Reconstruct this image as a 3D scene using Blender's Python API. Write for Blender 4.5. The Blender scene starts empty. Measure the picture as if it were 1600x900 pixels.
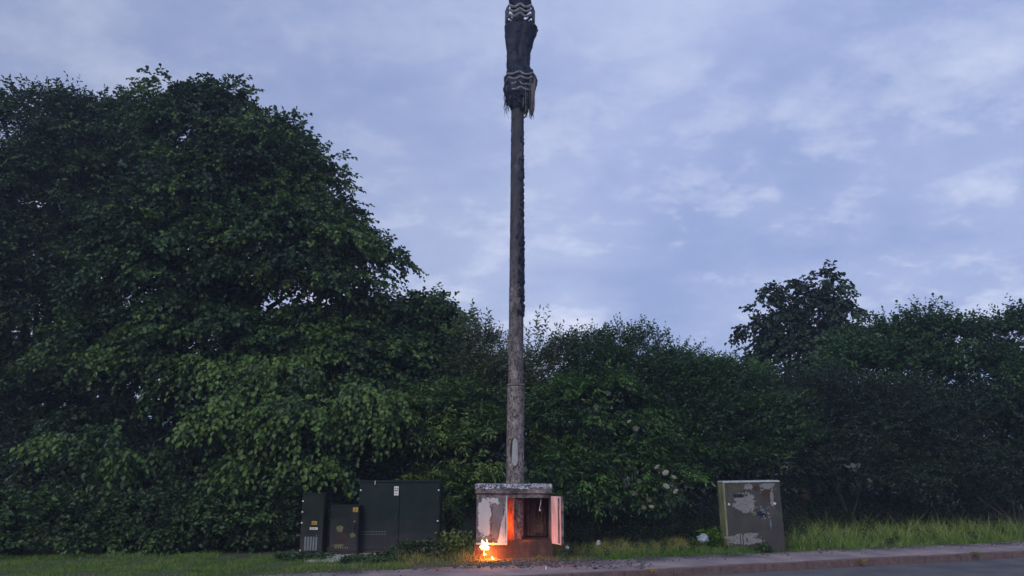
import bpy, bmesh, math, random
import numpy as np
from mathutils import Vector, Matrix, noise as mnoise

sc = bpy.context.scene
R = math.radians
# ------------------------------------------------------------------ camera
F = 1200.0; PITCH = math.atan(285 / F); SP, CP = math.sin(PITCH), math.cos(PITCH); CAMH = 1.7
cam_d = bpy.data.cameras.new('camera'); cam = bpy.data.objects.new('camera', cam_d)
sc.collection.objects.link(cam); sc.camera = cam
cam.location = (0, 0, CAMH); cam.rotation_euler = (R(90) + PITCH, 0, 0)
cam_d.sensor_width = 36; cam_d.lens = 36 * F / 1600; cam_d.clip_end = 2000
# ------------------------------------------------------------------ sky
SKY = dict(deep=(.34, .43, .73), mid=(.45, .535, .82), light=(.58, .66, .93), peak=(.84, .88, 1.05))
SUN_EL, SUN_AZ = R(32), R(205)      # behind the camera, a little to the left
w = bpy.data.worlds.new('World'); sc.world = w; w.use_nodes = True
nt = w.node_tree; N = nt.nodes; LK = nt.links; N.clear()
def nn(t, **k):
    n = N.new(t)
    for a, b in k.items(): setattr(n, a, b)
    return n
out = nn('ShaderNodeOutputWorld'); bg = nn('ShaderNodeBackground'); bg.inputs[1].default_value = .1
sky = nn('ShaderNodeTexSky', sky_type='NISHITA', sun_disc=False, sun_elevation=SUN_EL, sun_rotation=SUN_AZ)
tc = nn('ShaderNodeTexCoord'); sep = nn('ShaderNodeSeparateXYZ'); LK.new(tc.outputs['Generated'], sep.inputs[0])
def mth(op, a, b=None, c=None):
    n = nn('ShaderNodeMath', operation=op)
    for i, v in enumerate((a, b, c)):
        if v is None: continue
        if isinstance(v, (int, float)): n.inputs[i].default_value = v
        else: LK.new(v, n.inputs[i])
    return n.outputs[0]
zz = mth('MAXIMUM', sep.outputs[2], 0.0); den = mth('ADD', zz, .36)
cmb = nn('ShaderNodeCombineXYZ'); LK.new(mth('DIVIDE', sep.outputs[0], den), cmb.inputs[0])
LK.new(mth('DIVIDE', sep.outputs[1], den), cmb.inputs[1]); LK.new(mth('MULTIPLY', zz, .8), cmb.inputs[2])
def nz(scale, detail, rough, dist, loc, vs=(1, 1, 1)):
    mp = nn('ShaderNodeMapping'); mp.inputs['Location'].default_value = loc; mp.inputs['Scale'].default_value = vs
    LK.new(cmb.outputs[0], mp.inputs[0])
    t = nn('ShaderNodeTexNoise'); t.inputs['Scale'].default_value = scale; t.inputs['Detail'].default_value = detail
    t.inputs['Roughness'].default_value = rough; t.inputs['Distortion'].default_value = dist
    LK.new(mp.outputs[0], t.inputs['Vector']); return t.outputs[0]
big = nz(.9, 3, .5, .2, (2.3, 1.4, 0)); fine = nz(3.4, 9, .6, .1, (1.7, 5.2, 0), (.85, 1., 1)); fine2 = nz(9.5, 7, .62, .15, (8.2, 1.3, 0), (.8, 1., 1))
cl = mth('ADD', mth('MULTIPLY', big, .5), mth('ADD', mth('MULTIPLY', fine, .36), mth('MULTIPLY', fine2, .14)))
ramp = nn('ShaderNodeValToRGB'); LK.new(cl, ramp.inputs[0]); e = ramp.color_ramp.elements
e[0].position = .40; e[0].color = (*SKY['deep'], 1); e[1].position = .62; e[1].color = (*SKY['light'], 1)
m_ = ramp.color_ramp.elements.new(.5); m_.color = (*SKY['mid'], 1)
# bright breaks in the cloud, more of them low down
pk = nn('ShaderNodeMapRange'); pk.inputs[1].default_value = .50; pk.inputs[2].default_value = .66
LK.new(mth('ADD', mth('MULTIPLY', fine, .6), mth('MULTIPLY', fine2, .4)), pk.inputs[0])
lowm = nn('ShaderNodeMapRange'); lowm.inputs[1].default_value = .55; lowm.inputs[2].default_value = .2; LK.new(zz, lowm.inputs[0])
mx = nn('ShaderNodeMix', data_type='RGBA'); LK.new(mth('MULTIPLY', pk.outputs[0], mth('MULTIPLY_ADD', lowm.outputs[0], .85, .10)), mx.inputs[0])
LK.new(ramp.outputs[0], mx.inputs[6]); mx.inputs[7].default_value = (*SKY['peak'], 1)
# azimuth falloff: the cloud is duller towards the left
az = nn('ShaderNodeMapRange'); az.inputs[1].default_value = -.55; az.inputs[2].default_value = .15; az.inputs[3].default_value = .78; az.inputs[4].default_value = 1.0
LK.new(sep.outputs[0], az.inputs[0])
sc1 = nn('ShaderNodeVectorMath', operation='SCALE'); LK.new(mx.outputs[2], sc1.inputs[0]); LK.new(mth('MULTIPLY', az.outputs[0], 10.0), sc1.inputs[3])
mx2 = nn('ShaderNodeMix', data_type='RGBA'); mx2.inputs[0].default_value = .94
LK.new(sky.outputs[0], mx2.inputs[6]); LK.new(sc1.outputs[0], mx2.inputs[7])
LK.new(mx2.outputs[2], bg.inputs[0]); LK.new(bg.outputs[0], out.inputs[0])
# ------------------------------------------------------------------ soft light of the dawn sky behind the camera
sd = bpy.data.lights.new('sun', 'SUN'); so = bpy.data.objects.new('sun', sd); sc.collection.objects.link(so)
sd.energy = 1.5; sd.angle = R(25); sd.color = (1.0, .96, .86)
dvec = Vector((math.sin(SUN_AZ) * math.cos(SUN_EL), math.cos(SUN_AZ) * math.cos(SUN_EL), math.sin(SUN_EL)))
so.rotation_euler = dvec.to_track_quat('Z', 'Y').to_euler(); so.location = (0, -5, 20)
sc.view_settings.view_transform = 'Standard'; sc.view_settings.look = 'None'; sc.view_settings.exposure = 0; sc.view_settings.gamma = 1
sc.cycles.max_bounces = 6; sc.cycles.diffuse_bounces = 3; sc.cycles.glossy_bounces = 2; sc.cycles.transmission_bounces = 3
sc.cycles.transparent_max_bounces = 4; sc.cycles.caustics_reflective = False; sc.cycles.caustics_refractive = False
sc.cycles.sample_clamp_indirect = 3.0

# ------------------------------------------------------------------ helpers
def ray(px, py):
    u = (px - 800) / F; v = -(py - 450) / F
    return u, CP - v * SP, SP + v * CP
def G(px, py, z=.12):
    x, y, q = ray(px, py); t = (z - CAMH) / q; return x * t, y * t
def P(px, py, Y):
    x, y, q = ray(px, py); t = Y / y; return x * t, CAMH + q * t
def mpp(py, Y): return Y / ray(800, py)[1] / F       # metres per photo pixel
def tag(o, label=None, cat=None, group=None, kind=None):
    if label: o['label'] = label
    if cat: o['category'] = cat
    if group: o['group'] = group
    if kind: o['kind'] = kind
    return o
def empty(name, loc=(0, 0, 0), rot=(0, 0, 0)):
    o = bpy.data.objects.new(name, None); sc.collection.objects.link(o); o.location = loc; o.rotation_euler = rot
    o.empty_display_size = .2; return o
def link(name, me, mat, parent=None):
    o = bpy.data.objects.new(name, me); sc.collection.objects.link(o)
    if mat is not None: me.materials.append(mat)
    if parent is not None: o.parent = parent
    return o
def obj(name, bm, mat, parent=None, smooth=False, bevel=0):
    if bevel:
        bmesh.ops.bevel(bm, geom=[e for e in bm.edges if len(e.link_faces) == 2 and e.calc_face_angle(0) > .6], offset=bevel, segments=2, affect='EDGES', clamp_overlap=True)
    me = bpy.data.meshes.new(name); bm.to_mesh(me); bm.free()
    if smooth:
        for p in me.polygons: p.use_smooth = True
    return link(name, me, mat, parent)
def box(bm, x0, x1, y0, y1, z0, z1):
    r = bmesh.ops.create_cube(bm, size=1)
    for v in r['verts']: v.co = Vector(((x0 + x1) / 2 + v.co.x * (x1 - x0), (y0 + y1) / 2 + v.co.y * (y1 - y0), (z0 + z1) / 2 + v.co.z * (z1 - z0)))
    return r['verts']
def tube(bm, pts, rad, n=8, cap=True):
    pts = [Vector(p) for p in pts]; rings = []
    if isinstance(rad, (int, float)): rad = [rad] * len(pts)
    up = Vector((0, 0, 1))
    for i, p in enumerate(pts):
        d = (pts[min(i + 1, len(pts) - 1)] - pts[max(i - 1, 0)]); d.normalize()
        a = d.cross(up if abs(d.z) < .95 else Vector((1, 0, 0))); a.normalize(); b = d.cross(a)
        rings.append([bm.verts.new(p + (a * math.cos(2 * math.pi * k / n) + b * math.sin(2 * math.pi * k / n)) * rad[i]) for k in range(n)])
    for i in range(len(rings) - 1):
        for k in range(n): bm.faces.new((rings[i][k], rings[i][(k + 1) % n], rings[i + 1][(k + 1) % n], rings[i + 1][k]))
    if cap:
        bm.faces.new(rings[0][::-1]); bm.faces.new(rings[-1])
def NB(): return bmesh.new()
# ---- materials
def mat(name):
    m = bpy.data.materials.new(name); m.use_nodes = True; t = m.node_tree
    for n in list(t.nodes): t.nodes.remove(n)
    o = t.nodes.new('ShaderNodeOutputMaterial'); p = t.nodes.new('ShaderNodeBsdfPrincipled'); t.links.new(p.outputs[0], o.inputs[0])
    return m, t, p, o
def rampn(t, stops, fac):
    r = t.nodes.new('ShaderNodeValToRGB'); el = r.color_ramp.elements
    el[0].position, el[0].color = stops[0][0], (*stops[0][1], 1); el[1].position, el[1].color = stops[-1][0], (*stops[-1][1], 1)
    for s, c in stops[1:-1]: q = el.new(s); q.color = (*c, 1)
    t.links.new(fac, r.inputs[0]); return r.outputs[0]
def noisen(t, scale, detail=4, rough=.55, vs=(1, 1, 1), dist=0, coord='Object'):
    c = t.nodes.new('ShaderNodeTexCoord'); mp = t.nodes.new('ShaderNodeMapping'); mp.inputs['Scale'].default_value = vs
    n = t.nodes.new('ShaderNodeTexNoise'); n.inputs['Scale'].default_value = scale; n.inputs['Detail'].default_value = detail
    n.inputs['Roughness'].default_value = rough; n.inputs['Distortion'].default_value = dist
    t.links.new(c.outputs[coord], mp.inputs[0]); t.links.new(mp.outputs[0], n.inputs['Vector']); return n.outputs[0]
def bump(t, p, h, strength, dist=.01):
    b = t.nodes.new('ShaderNodeBump'); b.inputs['Strength'].default_value = strength; b.inputs['Distance'].default_value = dist
    t.links.new(h, b.inputs['Height']); t.links.new(b.outputs[0], p.inputs['Normal'])
def noisy(name, stops, scale=8, detail=5, rough=.6, vs=(1, 1, 1), rgh=.8, metal=0, bmp=.3, bscale=None, bd=.01, spec=.5, dist=0):
    m, t, p, o = mat(name); n = noisen(t, scale, detail, rough, vs, dist); t.links.new(rampn(t, stops, n), p.inputs['Base Color'])
    p.inputs['Roughness'].default_value = rgh; p.inputs['Metallic'].default_value = metal; p.inputs['Specular IOR Level'].default_value = spec
    if bmp: bump(t, p, noisen(t, bscale or scale * 2, 5, .6, vs), bmp, bd)
    return m
def mixc(t, fac, a, b):
    m = t.nodes.new('ShaderNodeMix'); m.data_type = 'RGBA'
    t.links.new(fac, m.inputs[0])
    for i, v in ((6, a), (7, b)):
        if isinstance(v, tuple): m.inputs[i].default_value = (*v, 1)
        else: t.links.new(v, m.inputs[i])
    return m.outputs[2]
def mr(t, v, a, b, c=0., d=1.):
    m = t.nodes.new('ShaderNodeMapRange'); t.links.new(v, m.inputs[0])
    for i, q in enumerate((a, b, c, d)): m.inputs[i + 1].default_value = q
    return m.outputs[0]
def leafmat(name, c0, c1, c2, bark=(.05, .042, .035), trans=.28, rgh=.5):
    m, t, p, o = mat(name)
    a = t.nodes.new('ShaderNodeAttribute'); a.attribute_name = 'rnd'
    col = rampn(t, [(0, bark), (.05, bark), (.07, c0), (.5, c1), (1, c2)], a.outputs['Fac'])
    t.links.new(col, p.inputs['Base Color']); p.inputs['Roughness'].default_value = rgh; p.inputs['Specular IOR Level'].default_value = .35
    tr = t.nodes.new('ShaderNodeBsdfTranslucent'); t.links.new(col, tr.inputs[0])
    mx = t.nodes.new('ShaderNodeMixShader'); mx.inputs[0].default_value = trans
    t.links.new(p.outputs[0], mx.inputs[1]); t.links.new(tr.outputs[0], mx.inputs[2]); t.links.new(mx.outputs[0], o.inputs[0])
    return m

# ------------------------------------------------------------------ the setting: kerb frame (u along the kerb, w across it, away from the road)
KA = math.atan(.372); KU = (math.cos(KA), math.sin(KA)); KW = (-math.sin(KA), math.cos(KA)); K0 = (0.0, 12.40)
def uw(u, w_): return K0[0] + u * KU[0] + w_ * KW[0], K0[1] + u * KU[1] + w_ * KW[1]
def inv(x, y): dx, dy = x - K0[0], y - K0[1]; return dx * KU[0] + dy * KU[1], dx * KW[0] + dy * KW[1]
PAVW = 1.50
def gz(x, y):                                  # height of the verge
    u, w_ = inv(x, y)
    if w_ < PAVW - .02: return .10 if w_ > .05 else -.06
    k = min(1, (w_ - PAVW) / .5)
    return .105 + k * (.03 * mnoise.noise(Vector((x * .9, y * .9, 0))) + .02) + max(0, min(w_, 24) - 12) * .27
def strip(name, prof, u0, u1, du, m, zfun=None, jit=0):
    bm = NB(); nu = max(1, int((u1 - u0) / du)); rows = []
    for i in range(nu + 1):
        u = u0 + (u1 - u0) * i / nu; row = []
        for (w_, z) in prof:
            j = jit * mnoise.noise(Vector((u * 1.7, 3.3, 1))) if jit and abs(w_ - PAVW) < .01 else 0
            x, y = uw(u, w_ + j); row.append(bm.verts.new((x, y, z if zfun is None else zfun(x, y))))
        rows.append(row)
    for i in range(nu):
        for k in range(len(prof) - 1): bm.faces.new((rows[i][k], rows[i + 1][k], rows[i + 1][k + 1], rows[i][k + 1]))
    bmesh.ops.recalc_face_normals(bm, faces=bm.faces)
    if sum(f.normal.z for f in bm.faces) < 0: bmesh.ops.reverse_faces(bm, faces=bm.faces)
    return obj(name, bm, m, smooth=True)
M = {}
M['soil'] = noisy('soil', [(.3, (.035, .03, .018)), (.5, (.045, .055, .02)), (.7, (.07, .06, .035))], 3, 8, .65, rgh=.95, bmp=.6, bscale=30)
def asphalt(name, lo, hi, warm):
    m, t, p, o = mat(name); a = noisen(t, 130, 3, .7); b = noisen(t, 1.6, 5, .6); c = noisen(t, 38, 3, .6)
    base = rampn(t, [(.3, lo), (.62, hi)], a); big_ = rampn(t, [(.35, (.62, .62, .66)), (.65, (1.15, 1.1, 1.08))], b)
    mm = t.nodes.new('ShaderNodeMix'); mm.data_type = 'RGBA'; mm.blend_type = 'MULTIPLY'; mm.inputs[0].default_value = 1
    t.links.new(base, mm.inputs[6]); t.links.new(big_, mm.inputs[7])
    sp = mixc(t, mr(t, c, .66, .7), mm.outputs[2], warm); t.links.new(sp, p.inputs['Base Color'])
    p.inputs['Roughness'].default_value = .85; bump(t, p, a, .5, .004); return m
M['road'] = asphalt('road_asphalt', (.055, .055, .062), (.11, .11, .12), (.16, .15, .15))
M['pave'] = asphalt('pavement_asphalt', (.16, .132, .14), (.33, .265, .275), (.05, .04, .04))
M['kerb'] = noisy('kerb_concrete', [(.3, (.07, .042, .04)), (.55, (.135, .085, .08)), (.75, (.2, .14, .13))], 9, 8, .7, rgh=.9, bmp=.5, bscale=60, bd=.006)
# ground sheet, dropped under road
prof = [(-400, 0), (-60, 0), (-1, 0), (-.02, 0), (.05, 0), (.06, 0)] + [(PAVW - .05, 0)] + [(PAVW + .0 + .35 * i, 0) for i in range(1, 24)] + [(12, 0), (16, 0), (24, 0), (39.9, 0), (60, 0), (400, 0)]
def gzz(x, y):
    u, w_ = inv(x, y)
    return gz(x, y)
g = strip('ground', prof, -30, 40, .35, M['soil'], gzz); tag(g, kind='structure')
bm = NB(); R_ = 420
a = [uw(-R_, -R_), uw(R_, -R_), uw(R_, R_), uw(-R_, R_)]
f = bm.faces.new([bm.verts.new((x, y, -.12)) for x, y in a]); g2 = obj('terrain', bm, M['soil']); tag(g2, kind='structure')
o = strip('road', [(-8, 0.0), (-4, .02), (-.01, 0)], -60, 70, 1, M['road']); tag(o, kind='structure')
o = strip('pavement', [(.12, .118), (.7, .122), (PAVW, .126), (PAVW + .03, .09)], -25, 40, .12, M['pave'], jit=.14); tag(o, kind='structure')
bm = NB(); rnd = random.Random(5); u = -20.0
while u < 32:
    x0, x1 = u + .007, u + .914 - .007; dz = rnd.uniform(-.006, .006); dw = rnd.uniform(-.006, .006)
    vs = []
    for uu, w_, z in [(x0, dw, -.06), (x1, dw, -.06), (x1, .125, -.06), (x0, .125, -.06), (x0, dw + .012, .118 + dz), (x1, dw + .012, .118 + dz), (x1, .125, .126 + dz), (x0, .125, .126 + dz)]:
        x, y = uw(uu, w_); vs.append(bm.verts.new((x, y, z)))
    for q in ((0, 3, 2, 1), (4, 5, 6, 7), (0, 1, 5, 4), (1, 2, 6, 5), (2, 3, 7, 6), (3, 0, 4, 7)): bm.faces.new([vs[i] for i in q])
    u += .914
o = obj('kerb', bm, M['kerb'], bevel=.012); tag(o, kind='structure')

# ------------------------------------------------------------------ foliage
def unit(v): return v / np.maximum(np.linalg.norm(v, axis=-1, keepdims=True), 1e-9)
class Leaves:
    def __init__(s): s.V = []; s.Q = []; s.A = []; s.n = 0
    def leaves(s, base, d, nrm, L, W, a, fold=.25, curl=.15):
        sd_ = unit(np.cross(d, nrm)); nrm = np.cross(sd_, d); L = L[:, None]; W = W[:, None]; n = len(base)
        up = nrm * W * fold; cu = -nrm * L * curl
        v = np.stack([base, base + d * L * .38 + sd_ * W * .5 + up, base + d * L * .75 + sd_ * W * .36 + up + cu * .5,
                      base + d * L + cu, base + d * L * .75 - sd_ * W * .36 + up + cu * .5, base + d * L * .38 - sd_ * W * .5 + up], 1)
        s.V.append(v.reshape(-1, 3)); i = s.n + np.arange(n)[:, None] * 6
        s.Q.append(np.stack([i + [0, 1, 2, 3], i + [0, 3, 4, 5]], 1).reshape(-1, 4)); s.A.append(np.repeat(a, 2)); s.n += n * 6
    def blades(s, base, tip, width, bend, a):
        n = len(base); d = tip - base; side = unit(np.cross(d, np.random.normal(size=(n, 3)))) * width[:, None]
        mid = base + d * .55 + bend * .3; tp = tip + bend
        v = np.stack([base - side, base + side, mid + side * .75, mid - side * .75, tp - side * .12, tp + side * .12], 1)
        s.V.append(v.reshape(-1, 3)); i = s.n + np.arange(n)[:, None] * 6
        s.Q.append(np.stack([i + [0, 1, 2, 3], i + [3, 2, 5, 4]], 1).reshape(-1, 4)); s.A.append(np.repeat(a, 2)); s.n += n * 6
    def build(s, name, m, parent=None):
        V = np.concatenate(s.V).astype(np.float32); Q = np.concatenate(s.Q).astype(np.int32); A = np.concatenate(s.A).astype(np.float32)
        me = bpy.data.meshes.new(name); me.vertices.add(len(V)); me.vertices.foreach_set('co', V.ravel())
        me.loops.add(Q.size); me.loops.foreach_set('vertex_index', Q.ravel())
        me.polygons.add(len(Q)); me.polygons.foreach_set('loop_start', np.arange(0, Q.size, 4, dtype=np.int32))
        at = me.attributes.new('rnd', 'FLOAT', 'FACE'); at.data.foreach_set('value', A)
        me.update(calc_edges=True)
        return link(name, me, m, parent)
def lobe(px, py, rx, ry, Y, dep=None):
    x, z = P(px, py, Y); k = mpp(py, Y); return (x, Y, z, rx * k, (dep if dep is not None else rx * k * .8), ry * k)
def crown(lv, lobes, nb, spb, K, L, W, slen, rs, br=(.65, .3), droop=.35, shell=(.62, 1.06), inner=.15, zmin=.15, tone=(.07, 1.), up=0., clump=1.9):
    nb = int(nb / clump); spb = int(spb * clump)
    lo = np.array(lobes); wt = (lo[:, 3] * lo[:, 5]); wt = wt / wt.sum()
    li = rs.choice(len(lo), nb * 2, p=wt); d = unit(rs.normal(size=(nb * 2, 3)))
    d[:, 2] = np.where(d[:, 2] < -.5, -d[:, 2], d[:, 2])
    # the side towards the road carries more of the sprays
    flip = (d[:, 1] > .1) & (rs.random(nb * 2) < .55); d[flip, 1] *= -1
    f_ = np.where(rs.random(nb * 2) < inner, rs.uniform(.3, .75, nb * 2), rs.uniform(shell[0], shell[1], nb * 2))
    c = lo[li, :3] + d * lo[li, 3:6] * f_[:, None]
    ins = np.zeros(len(c), bool)
    for q in lo: ins |= (((c - q[:3]) / q[3:6]) ** 2).sum(1) < .42
    keep = (~ins) | (rs.random(len(c)) < inner); c = c[keep][:nb]; d = d[keep][:nb]; nb = len(c)
    c[:, 2] = np.maximum(c[:, 2], zmin)
    bt = rs.random(nb); bs = rs.uniform(.5, 1.35, nb)
    bi = np.repeat(np.arange(nb), spb); n = len(bi)
    sph = unit(rs.normal(size=(n, 3))); sph[:, 2] = np.where(sph[:, 2] < -.25, -sph[:, 2], sph[:, 2])
    off = sph * (rs.random(n) ** .4)[:, None] * np.array([br[0], br[0], br[1]]) * 1.25 * bs[bi][:, None] + rs.normal(size=(n, 3)) * .05
    od = unit(d[bi] + rs.normal(size=(n, 3)) * .35 + unit(off) * .5)
    # boughs arch: parts further out hang lower
    rad = np.linalg.norm(off[:, :2], axis=1); off[:, 2] -= rad * rad * droop * .5
    p = c[bi] + off
    D = unit(od + np.array([0, 0, -droop + up]) + rs.normal(size=(n, 3)) * .25)
    sprays(lv, p, D, K, L, W, slen, rs, bt[bi], droop, tone, zmin)
def sprays(lv, p, D, K, L, W, slen, rs, bt, droop, tone=(.07, 1.), zmin=.12):
    n = len(p); sl = slen * rs.uniform(.6, 1.3, n)
    S_ = unit(np.cross(D, np.array([0, 0, 1.]) + rs.normal(size=(n, 3)) * .25))
    for k in range(K):
        t = (k + .6) / K; sg = 1 if k % 2 else -1
        b = p + D * (sl * t)[:, None] + np.array([0, 0, -1.]) * (sl * t * t * droop * .5)[:, None] + rs.normal(size=(n, 3)) * .012
        b[:, 2] = np.maximum(b[:, 2], zmin)
        last = k == K - 1
        d = unit(D * (1. if last else .55) + S_ * (0 if last else sg * .85) + rs.normal(size=(n, 3)) * .28 + np.array([0, 0, -droop * .7]))
        nr = unit(np.array([0, 0, 1.]) + rs.normal(size=(n, 3)) * .45 + D * .25)
        a = tone[0] + (tone[1] - tone[0]) * np.clip(.72 * bt ** 1.3 + .34 * rs.random(n), 0, 1)
        lv.leaves(b, d, nr, L * rs.uniform(.65, 1.2, n), W * rs.uniform(.7, 1.15, n), np.maximum(a, .07))
    lv.blades(p, p + D * sl[:, None] * .95, np.full(n, .004), np.stack([np.zeros(n), np.zeros(n), -sl * droop * .4], 1), np.zeros(n))
def limbs(base, tops, r0, rs, mt, parent, name='trunk', split=.3):
    bm = NB(); base = Vector(base); hh = max(t[2] for t in tops) - base.z
    mid = sum((Vector(t) for t in tops), Vector()) / len(tops)
    fork = Vector((base.x + (mid.x - base.x) * .25, base.y + (mid.y - base.y) * .2, base.z + hh * split))
    pts = [base + (fork - base) * t + Vector((rs.normal() * .05, rs.normal() * .05, 0)) * (t > 0) for t in (0, .15, .4, .7, 1)]
    tube(bm, pts, [r0 * 1.35, r0 * 1.05, r0 * .95, r0 * .88, r0 * .8], 9)
    for t in tops:
        t = Vector(t); q = [fork]
        for s in (.25, .5, .75, 1):
            b = fork.lerp(t, s); b.z += math.sin(s * math.pi) * hh * .03; b += Vector((rs.normal(), rs.normal(), rs.normal())) * hh * .012; q.append(b)
        tube(bm, q, [r0 * .55, r0 * .42, r0 * .3, r0 * .18, r0 * .06], 6)
        for _ in range(4):
            s = q[2].lerp(q[4], rs.random()); e_ = s + Vector((rs.normal(), rs.normal(), abs(rs.normal()) * .3)) * hh * .045
            tube(bm, [s, s.lerp(e_, .5) + Vector((0, 0, .1)), e_], [r0 * .16, r0 * .1, r0 * .03], 5)
    return obj(name, bm, mt, parent, smooth=True)
M['bark'] = noisy('bark', [(.3, (.035, .03, .026)), (.6, (.09, .08, .07)), (.8, (.13, .13, .11))], 6, 8, .7, (1, 1, .3), rgh=.95, bmp=.8, bscale=14, bd=.02)
M['lime_leaf'] = leafmat('lime_leaf', (.013, .034, .016), (.030, .070, .024), (.12, .21, .042))
M['ash_leaf'] = leafmat('ash_leaf', (.014, .034, .017), (.03, .064, .024), (.07, .14, .038))
M['elder_leaf'] = leafmat('elder_leaf', (.016, .042, .016), (.040, .096, .024), (.10, .22, .04))
M['young_leaf'] = leafmat('young_leaf', (.02, .05, .018), (.055, .115, .028), (.17, .26, .05))
M['hawthorn_leaf'] = leafmat('hawthorn_leaf', (.017, .045, .018), (.036, .088, .028), (.075, .17, .044))
M['willow_leaf'] = leafmat('willow_leaf', (.04, .065, .03), (.07, .105, .045), (.12, .16, .07))
M['dark_leaf'] = leafmat('sycamore_leaf', (.012, .026, .015), (.02, .042, .02), (.038, .075, .026))
M['bramble_leaf'] = leafmat('bramble_leaf', (.016, .036, .017), (.036, .076, .026), (.10, .18, .05))
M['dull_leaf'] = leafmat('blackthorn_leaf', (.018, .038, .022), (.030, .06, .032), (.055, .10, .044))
def plant(name, label, cat, group, lobes, args, m, seed, trunk=None, extra=None, r0=.2, crown_name='crown'):
    rs = np.random.RandomState(seed); np.random.seed(seed)
    if trunk is None: trunk = (np.mean([l[0] for l in lobes]), np.mean([l[1] for l in lobes]) + .3)
    bz = gz(*trunk) - .05; root = empty(name, (trunk[0], trunk[1], bz)); tag(root, label, cat, group)
    lv = Leaves(); crown(lv, lobes, rs=rs, **args)
    if extra: extra(lv, rs)
    lv.V = [v - np.array([trunk[0], trunk[1], bz]) for v in lv.V]
    lv.build(crown_name, m, root)
    tops = sorted(lobes, key=lambda l: -l[3] * l[5])[:9]
    limbs((0, 0, 0), [(l[0] - trunk[0], l[1] - trunk[1], l[2] - bz - l[5] * .1) for l in tops], r0, rs, M['bark'], root, 'trunk' if r0 > .12 else 'stem', .28 if r0 > .12 else .08)
    return root
def shoots(pxs, Y, L, W, K, slen, dr=.0, bt=.6, n=1, spread=.18):
    def f_(lv, rs):
        pts = []
        for (px, py) in pxs:
            x, z = P(px, py, Y)
            for _ in range(n): pts.append((x + rs.normal() * spread, Y + rs.normal() * spread, z + rs.normal() * spread * .6 - slen * .5))
        p = np.array(pts); D = unit(np.array([0, 0, 1.]) + rs.normal(size=(len(p), 3)) * .25)
        sprays(lv, p, D, K, L, W, slen, rs, np.full(len(p), bt), dr)
    return f_
TREES = 'trees behind the verge'; HEDGE = 'bushes of the overgrown hedge'
ash = [lobe(62, 215, 50, 52, 25, 2.2), lobe(120, 225, 52, 55, 25, 2.2), lobe(180, 228, 50, 58, 24.8, 2.4), lobe(-5, 345, 85, 85, 24.5, 2.5), lobe(100, 350, 120, 100, 24.5, 2.6), lobe(-90, 340, 80, 90, 25, 2.4), lobe(60, 440, 120, 100, 24.2, 2.4), lobe(40, 520, 150, 100, 24, 2.5), lobe(-100, 520, 110, 140, 24, 2.5), lobe(180, 330, 80, 110, 24.4, 2.2), lobe(60, 640, 170, 90, 23.6, 2.2)]
plant('ash_tree', 'tall dark ash tree at the far left of the road verge', 'tree', TREES, ash, dict(nb=1500, spb=15, K=8, L=.15, W=.085, slen=.42, br=(.65, .4), droop=.3, inner=.35), M['ash_leaf'], 11, (-15.5, 25.2), r0=.34,
      extra=shoots([(38, 150), (66, 138), (130, 152), (120, 146), (185, 152), (205, 158), (10, 215), (30, 190), (60, 150)], 25, .14, .06, 7, .5, n=6))
lime = [lobe(292, 198, 46, 44, 23, 2.), lobe(350, 196, 46, 42, 23, 2.2), lobe(320, 240, 80, 60, 22.8, 2.4), lobe(425, 262, 62, 56, 22.5, 2.2), lobe(478, 300, 48, 50, 22.2, 1.8), lobe(350, 330, 120, 100, 22, 2.6), lobe(512, 368, 46, 42, 22, 1.8), lobe(548, 402, 42, 32, 21.9, 1.3), lobe(580, 415, 42, 18, 21.8, .9),
        lobe(450, 430, 130, 100, 21, 2.4), lobe(270, 430, 120, 110, 21, 2.4), lobe(555, 515, 62, 44, 21.3, 1.6), lobe(330, 560, 140, 90, 20.2, 2.2), lobe(500, 590, 120, 90, 20.3, 2.2), lobe(595, 600, 66, 66, 20.5, 1.8), lobe(190, 560, 80, 70, 20.4, 1.8)]
def lime_extra(lv, rs):
    crown(lv, [lobe(120, 705, 48, 34, 16.6, .5), lobe(205, 700, 48, 36, 16.6, .5), lobe(335, 670, 52, 42, 16.8, .6), lobe(390, 735, 48, 32, 16.8, .5), lobe(465, 665, 52, 44, 17, .6), lobe(580, 640, 58, 44, 17.6, .6), lobe(490, 735, 38, 28, 17, .5), lobe(300, 600, 70, 36, 18, .8), lobe(440, 590, 60, 34, 18, .8)],
          130, 11, 9, .125, .10, .55, rs, br=(.38, .2), droop=1.0, inner=.1, tone=(.3, 1.))
plant('lime_tree', 'largest spreading lime tree with low hanging leafy boughs left of the mast', 'tree', TREES, lime, dict(nb=1350, spb=15, K=8, L=.135, W=.11, slen=.40, br=(.66, .3), droop=.5, inner=.35, clump=1.9), M['lime_leaf'], 12, (-8.2, 22.5), r0=.42, extra=lime_extra)
plant('field_maple', 'small dark tree beside the right edge of the lime tree', 'tree', TREES,
      [lobe(668, 505, 32, 26, 22, 1.2), lobe(628, 515, 30, 24, 22, 1.2), lobe(697, 525, 26, 26, 21.8, 1.1), lobe(665, 590, 76, 60, 21.4, 1.6), lobe(735, 640, 45, 60, 21.4, 1.3)],
      dict(nb=230, spb=14, K=7, L=.12, W=.1, slen=.4, br=(.5, .28), droop=.4), M['lime_leaf'], 13, (-2.6, 22), r0=.16)
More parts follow.
